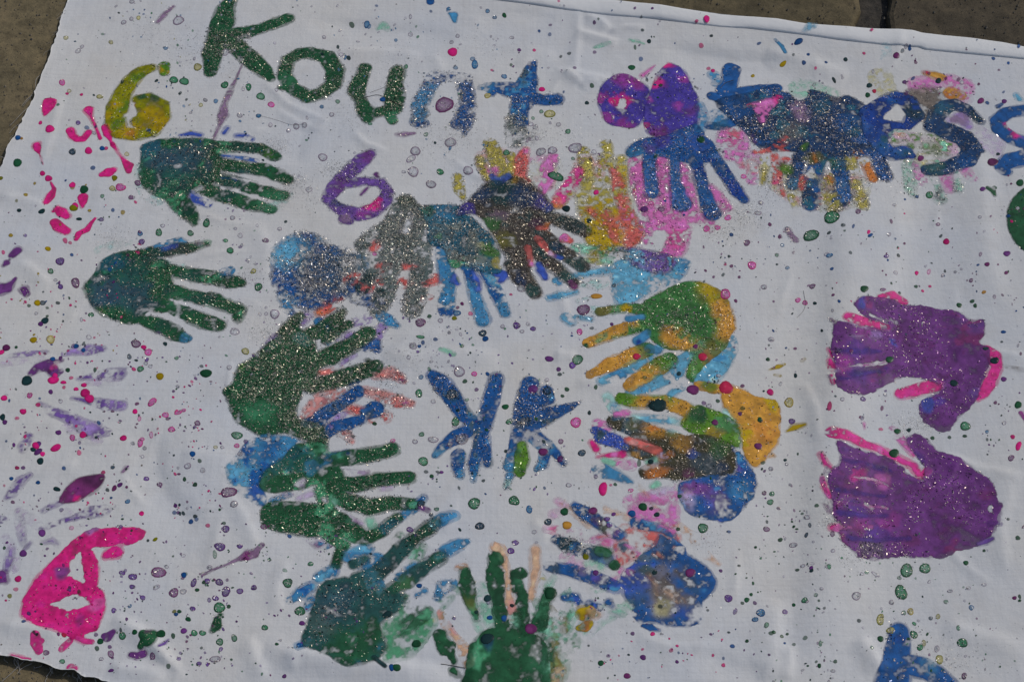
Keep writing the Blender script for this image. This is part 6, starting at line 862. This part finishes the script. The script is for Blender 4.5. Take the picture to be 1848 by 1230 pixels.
for x0, y0, x1, y1, n, codes in ZONES:
    hubs = [(drng.uniform(x0, x1), drng.uniform(y0, y1), drng.uniform(8, 45), drng.uniform(.25, .8), drng.uniform(0, math.pi)) for _ in range(max(3, n // 9))]
    for _ in range(n):
        hx, hy, hs, he, ha = hubs[int(len(hubs) * drng.random() ** 1.6)]; u_, v_ = drng.normal(0, hs), drng.normal(0, hs * he)
        qx, qy = hx + u_ * math.cos(ha) - v_ * math.sin(ha), hy + u_ * math.sin(ha) + v_ * math.cos(ha)
        if drng.random() < .3 or not (x0 - 20 < qx < x1 + 20 and y0 - 20 < qy < y1 + 20): qx, qy = drng.uniform(x0, x1), drng.uniform(y0, y1)
        r = min(4.2, 1.25 + drng.exponential(0.85)); an = drng.uniform(-90, 90); el = drng.uniform(.65, 1)
        specs.append((qx, qy, r, r * el * .9, an, codes[drng.integers(len(codes))]))
specs = [s for s in specs if sampleH(*P(s[0], s[1])[:2], INS) < -0.002]
specs.sort(key=lambda s: -s[2] * s[3])
words = dict(k='hot pink', p='purple', g='dark green', b='blue', y='mustard yellow', d='dark teal', m='plum', r='red', o='orange', l='lime green',
             K='pink glitter', P='purple glitter', V='clear grey glitter', G='green glitter', B='blue glitter', Y='yellow glitter', D='black glitter', M='plum glitter', L='lime glitter')
rest = [[], [], []]; nv = 0
NDROP = 290
GDROPS = []
for n, s in enumerate(specs):
    V_, F_, K_ = drop_geo(*s, n < 900, drng)
    if n < NDROP:
        o = mesh_np('paint_drop', V_, F_, M_DROP, cloth, K_); o['label'] = words[s[5]] + ' paint drop'
    else:
        rest[0].append(V_); rest[1].append(F_ + nv); rest[2].append(K_); nv += len(V_)
    if s[5].isupper() and s[2] > 3.2: GDROPS.append(s)
# the finest spray
N_SPRAY = 5200
sx = drng.uniform(-5, 1850, N_SPRAY); sy = drng.uniform(0, 1225, N_SPRAY)
dens = 0.15 + 0.85 * (sampleH(*np.array([P(a, b)[:2] for a, b in zip(sx, sy)]).T, N110 * .5 + N45 * .5) > 0.12)
dens *= np.where((sx > 900) & (sy < 120), .5, 1) * np.where((sx > 1500) & (sy < 560), .7, 1)
for a, b, d in zip(sx, sy, dens):
    if drng.random() > d: continue
    X_, Y_, m_ = P(a, b)
    if sampleH(X_, Y_, INS) > -0.002: continue
    r = m_ * (0.35 + drng.exponential(0.33)); k = drng.choice(['mauve', 'dteal', 'grey', 'steel', 'plum', 'green', 'black', 'gbrown']); th = drng.uniform(0, 6.28) + np.arange(6) * math.pi / 3
    q = np.stack([X_ + r * np.cos(th), Y_ + r * np.sin(th) * drng.uniform(.6, 1.2)], 1); z = float(sampleH(X_, Y_))
    V_ = np.concatenate([np.column_stack([q, np.full(6, z + 0.00005)]), [[X_, Y_, z + r * .25 + 0.00006]]])
    F_ = np.array([(i, (i + 1) % 6, 6) for i in range(6)]); K_ = np.tile(np.append(C[k] * .9, drng.uniform(.35, .9)), (7, 1))
    rest[0].append(V_); rest[1].append(F_ + nv); rest[2].append(K_); nv += 7
o = mesh_np('paint_specks', *[np.concatenate(rest[i]) for i in (0, 1)], M_DROP, cloth, np.concatenate(rest[2])); o['kind'] = 'stuff'; o['label'] = 'fine flicked specks of paint all over the cloth'

# ------------------------------------------------------------------ glitter
grng = np.random.default_rng(5)
def flakes(x, y, lift=0.0002, dark=0.26, small=1.0):
    n = len(x); z = sampleH(x, y) + lift
    a = grng.uniform(0, 2 * math.pi, n); sz = np.clip(grng.lognormal(-.24, .36, n), .42, 1.7) * small; L = grng.uniform(.00045, .00095, n) * sz; W = grng.uniform(.00022, .00034, n) * sz
    tl = grng.normal(0, .34, n); tw = grng.normal(0, .34, n); z = z + np.abs(L * np.sin(tl)) * .5 + np.abs(W * np.sin(tw)) * .5
    ux, uy, uz = np.cos(a) * np.cos(tl), np.sin(a) * np.cos(tl), np.sin(tl)
    wx, wy, wz = -np.sin(a) * np.cos(tw), np.cos(a) * np.cos(tw), np.sin(tw)
    bend = grng.normal(0, .35, n) * W
    V_ = []
    for su, sw in ((-1, -1), (0, -1.05), (1, -1), (1, 1), (0, .95), (-1, 1)):
        off = bend if su == 0 else 0
        V_.append(np.stack([x + su * L * ux + sw * W * wx + off * wx, y + su * L * uy + sw * W * wy + off * wy, z + su * L * uz + sw * W * wz], 1))
    V_ = np.stack(V_, 1).reshape(-1, 3)
    b = np.arange(n)[:, None] * 6
    F_ = np.concatenate([b + np.array([[0, 1, 4, 5]]), b + np.array([[1, 2, 3, 4]])])
    pale = np.array([.72, .62, .50]) * grng.uniform(.6, 1.4, (n, 1)) + grng.normal(0, .02, (n, 3))
    ux_ = np.clip(((x - GX0) / GS).astype(int), 0, NX - 1); uy_ = np.clip(((y - GY0) / GS).astype(int), 0, NY - 1)
    under = CM[uy_, ux_]                                   # glue lets the paint show: flakes take on its hue
    m_ = np.where(grng.random(n) < .28, grng.uniform(.6, 1.15, n), grng.uniform(.12, .55, n))[:, None]
    col = under * (1 - np.minimum(m_, 1)) * 1.1 + pale * m_
    col = np.where((grng.random(n) < dark)[:, None], under * grng.uniform(.12, .40, (n, 1)), col)
    K_ = np.repeat(np.concatenate([np.clip(col, .006, .9), np.ones((n, 1))], 1), 6, 0)
    return V_, F_, K_
def stuff_glitter(parent, x, y, **kw):
    V_, F_, K_ = flakes(x, y, **kw); o = mesh_np('glitter', V_, F_, M_GLIT, parent, K_, smooth=False); o['kind'] = 'stuff'; return o
NFL = 0
for fid, (o, dm, (j0, j1, i0, i1)) in enumerate(FEATS):
    if dm is None: continue
    lam = 2.9 * dm * (GS * 100) ** 2 * ((TOP[j0:j1, i0:i1] == fid) | (TOP[j0:j1, i0:i1] == -1))
    hit = grng.random(lam.shape) < lam; r, c = np.nonzero(hit)
    if len(r) < 3: continue
    stuff_glitter(o, gxs[i0 + c] + grng.uniform(-.4, .4, len(r)) * GS, gys[j0 + r] + grng.uniform(-.4, .4, len(r)) * GS); NFL += len(r)
gx_, gy_ = [], []
for s in GDROPS:                                           # glitter set in the glue drops
    n = max(3, int(s[2] * s[3] * .30)); t = grng.uniform(0, 6.28, n); q = np.sqrt(grng.random(n)) * .85
    for a, b in zip(s[0] + s[2] * q * np.cos(t), s[1] + s[3] * q * np.sin(t)):
        X_, Y_, _m = P(a, b); gx_.append(X_); gy_.append(Y_)
stuff_glitter(cloth, np.array(gx_), np.array(gy_), lift=.0007, dark=.35, small=.8)
# loose glitter spilt on bare cloth: grey dusty drifts
DUST = [(340, 90, 60, 120), (270, 60, 60, 80), (500, 265, 30, 130), (530, 330, 30, 160), (600, 310, 30, 120), (640, 225, 60, 70), (700, 110, 90, 110), (800, 260, 70, 160), (880, 90, 60, 70), (830, 240, 40, 120), (960, 245, 30, 130), (1010, 250, 60, 80), (560, 360, 40, 60),
        (200, 430, 40, 90), (450, 500, 30, 80), (480, 600, 40, 120), (740, 640, 60, 80), (1340, 385, 50, 260), (1400, 330, 50, 200), (1300, 420, 40, 80), (700, 690, 30, 60), (1510, 640, 12, 60), (1500, 950, 22, 90), (1540, 1010, 40, 60), (1650, 765, 40, 110), (880, 340, 40, 60), (620, 200, 70, 60), (410, 130, 40, 60), (1060, 300, 40, 60), (1640, 330, 40, 80), (1720, 1190, 60, 60), (1280, 980, 40, 40)]
gx_, gy_ = [], []
for x, y, r, n in DUST:
    n = int(n * 4)
    for a, b in zip(grng.normal(x, r * .5, n), grng.normal(y, r * .32, n)):
        X_, Y_, _m = P(a, b)
        if sampleH(X_, Y_, INS) < -.003: gx_.append(X_); gy_.append(Y_)
for a, b in zip(grng.uniform(20, 1840, 600), grng.uniform(30, 1220, 600)):
    X_, Y_, _m = P(a, b)
    if sampleH(X_, Y_, INS) < -.003: gx_.append(X_); gy_.append(Y_)
stuff_glitter(cloth, np.array(gx_), np.array(gy_), dark=.60, small=.50)
print('flakes', NFL, 'drops', len(specs))

# ------------------------------------------------------------------ loose threads along the cut edges
def thread(pts, r=0.00028, label=None, mat=None):
    q = []
    for i, (x, y, z) in enumerate(pts):
        X_, Y_, _m = P(x, y); q.append((X_, Y_, z))
    q = np.array(q); n = 14; t = np.linspace(0, len(q) - 1, n)
    def cat(t):
        i = min(int(t), len(q) - 2); u = t - i; a, b, c, d = q[max(i - 1, 0)], q[i], q[i + 1], q[min(i + 2, len(q) - 1)]
        return 0.5 * ((2 * b) + (c - a) * u + (2 * a - 5 * b + 4 * c - d) * u * u + (3 * b - a - 3 * c + d) * u ** 3)
    cl = np.array([cat(v) for v in t]); tan = np.gradient(cl, axis=0); tan /= np.linalg.norm(tan, axis=1)[:, None] + 1e-9
    side = np.cross(tan, [0, 0, 1]); side /= np.linalg.norm(side, axis=1)[:, None] + 1e-9; up = np.cross(side, tan)
    V_ = np.concatenate([cl + r * (math.cos(a) * side + math.sin(a) * up) for a in (0, 2.09, 4.19)]); F_ = []
    for k in range(3):
        for i in range(n - 1): F_.append((k * n + i, k * n + i + 1, ((k + 1) % 3) * n + i + 1, ((k + 1) % 3) * n + i))
    o = mesh_np('thread', V_, np.array(F_), mat or M_THREAD, cloth)
    if label: o['label'] = label
for pts in ([(72, 136, .004), (66, 144, .005), (64, 154, .004), (66, 162, .003)], [(58, 172, .004), (48, 180, .004), (38, 188, .001)], [(54, 178, .004), (46, 184, .003), (41, 188, .001)],
            [(48, 196, .004), (36, 208, .004), (24, 218, .002), (16, 224, .001)], [(34, 224, .004), (24, 230, .003), (16, 237, .001)], [(8, 286, .004), (3, 283, .004), (-4, 281, .002)], [(30, 240, .003), (22, 250, .001)],
            [(30, 1184, .004), (32, 1198, .002), (18, 1212, .001), (2, 1226, .001)], [(58, 1196, .004), (42, 1200, .001), (34, 1206, .001)], [(95, 1203, .004), (88, 1211, .002), (82, 1218, .001)], [(76, 1200, .004), (66, 1201, .001), (60, 1202, .001)],
            [(171, 1222, .004), (174, 1232, .002), (176, 1240, .001)], [(84, 1219, .001), (80, 1226, .001), (82, 1234, .001)], [(26, 1186, .004), (34, 1202, .001), (30, 1212, .001)], [(112, 24, .004), (108, 30, .003), (104, 32, .001)], [(120, 1212, .004), (112, 1216, .001)], [(140, 1216, .004), (146, 1226, .001)]):
    thread(pts)
trng = np.random.default_rng(12)
for k in range(26):
    if k < 16: t_ = trng.uniform(0, 1); x, y = 122 - 122 * t_ ** 1.15, 305 * t_; dx, dy = -trng.uniform(5, 16), trng.uniform(-6, 12)
    else: x = trng.uniform(0, 185); y = 1184 + (x / 185) ** 1.1 * 44; dx, dy = trng.uniform(-14, 8), trng.uniform(6, 15)
    thread([(x + 3, y - 1, .004), (x + dx * .5 + trng.normal(0, 2), y + dy * .5, .003), (x + dx, y + dy + trng.normal(0, 2), .001)], trng.uniform(.00012, .00022))
def on_cloth(pts, r, label, mat=None):
    thread([(x, y, float(sampleH(*P(x, y)[:2])) + .0004) for x, y in pts], r, label, mat)
m, n_, l_, b_ = new_mat('dark_fibre')
t_ = tex(n_, l_, 'Noise', 120.0, 3); l_.new(ramp(n_, l_, t_.outputs[0], [(.3, (.05, .045, .04)), (.7, (.12, .10, .09))]).outputs[0], b_.inputs['Base Color']); b_.inputs['Roughness'].default_value = .8
on_cloth([(1450, 524), (1452, 536), (1454, 548), (1449, 562), (1438, 573)], .00015, 'fine dark hair lying beside a pink drop', m)
on_cloth([(668, 172), (676, 169), (690, 164), (704, 156)], .00015, 'fine brown fibre across the letter u', m)
on_cloth([(640, 186), (662, 180), (680, 176), (694, 180), (712, 190), (728, 196)], .00028, 'dark fibre curved across the foot of the letter u', m)
on_cloth([(470, 212), (500, 220), (525, 228), (550, 228)], .00012, 'thin fibre below the letter o', m)
on_cloth([(1300, 160), (1310, 150), (1324, 145)], .0003, 'dark fibre on the blue t', m)
on_cloth([(796, 1200), (815, 1202), (840, 1207)], .0003, 'dark fibre left of the bottom green hand', m)
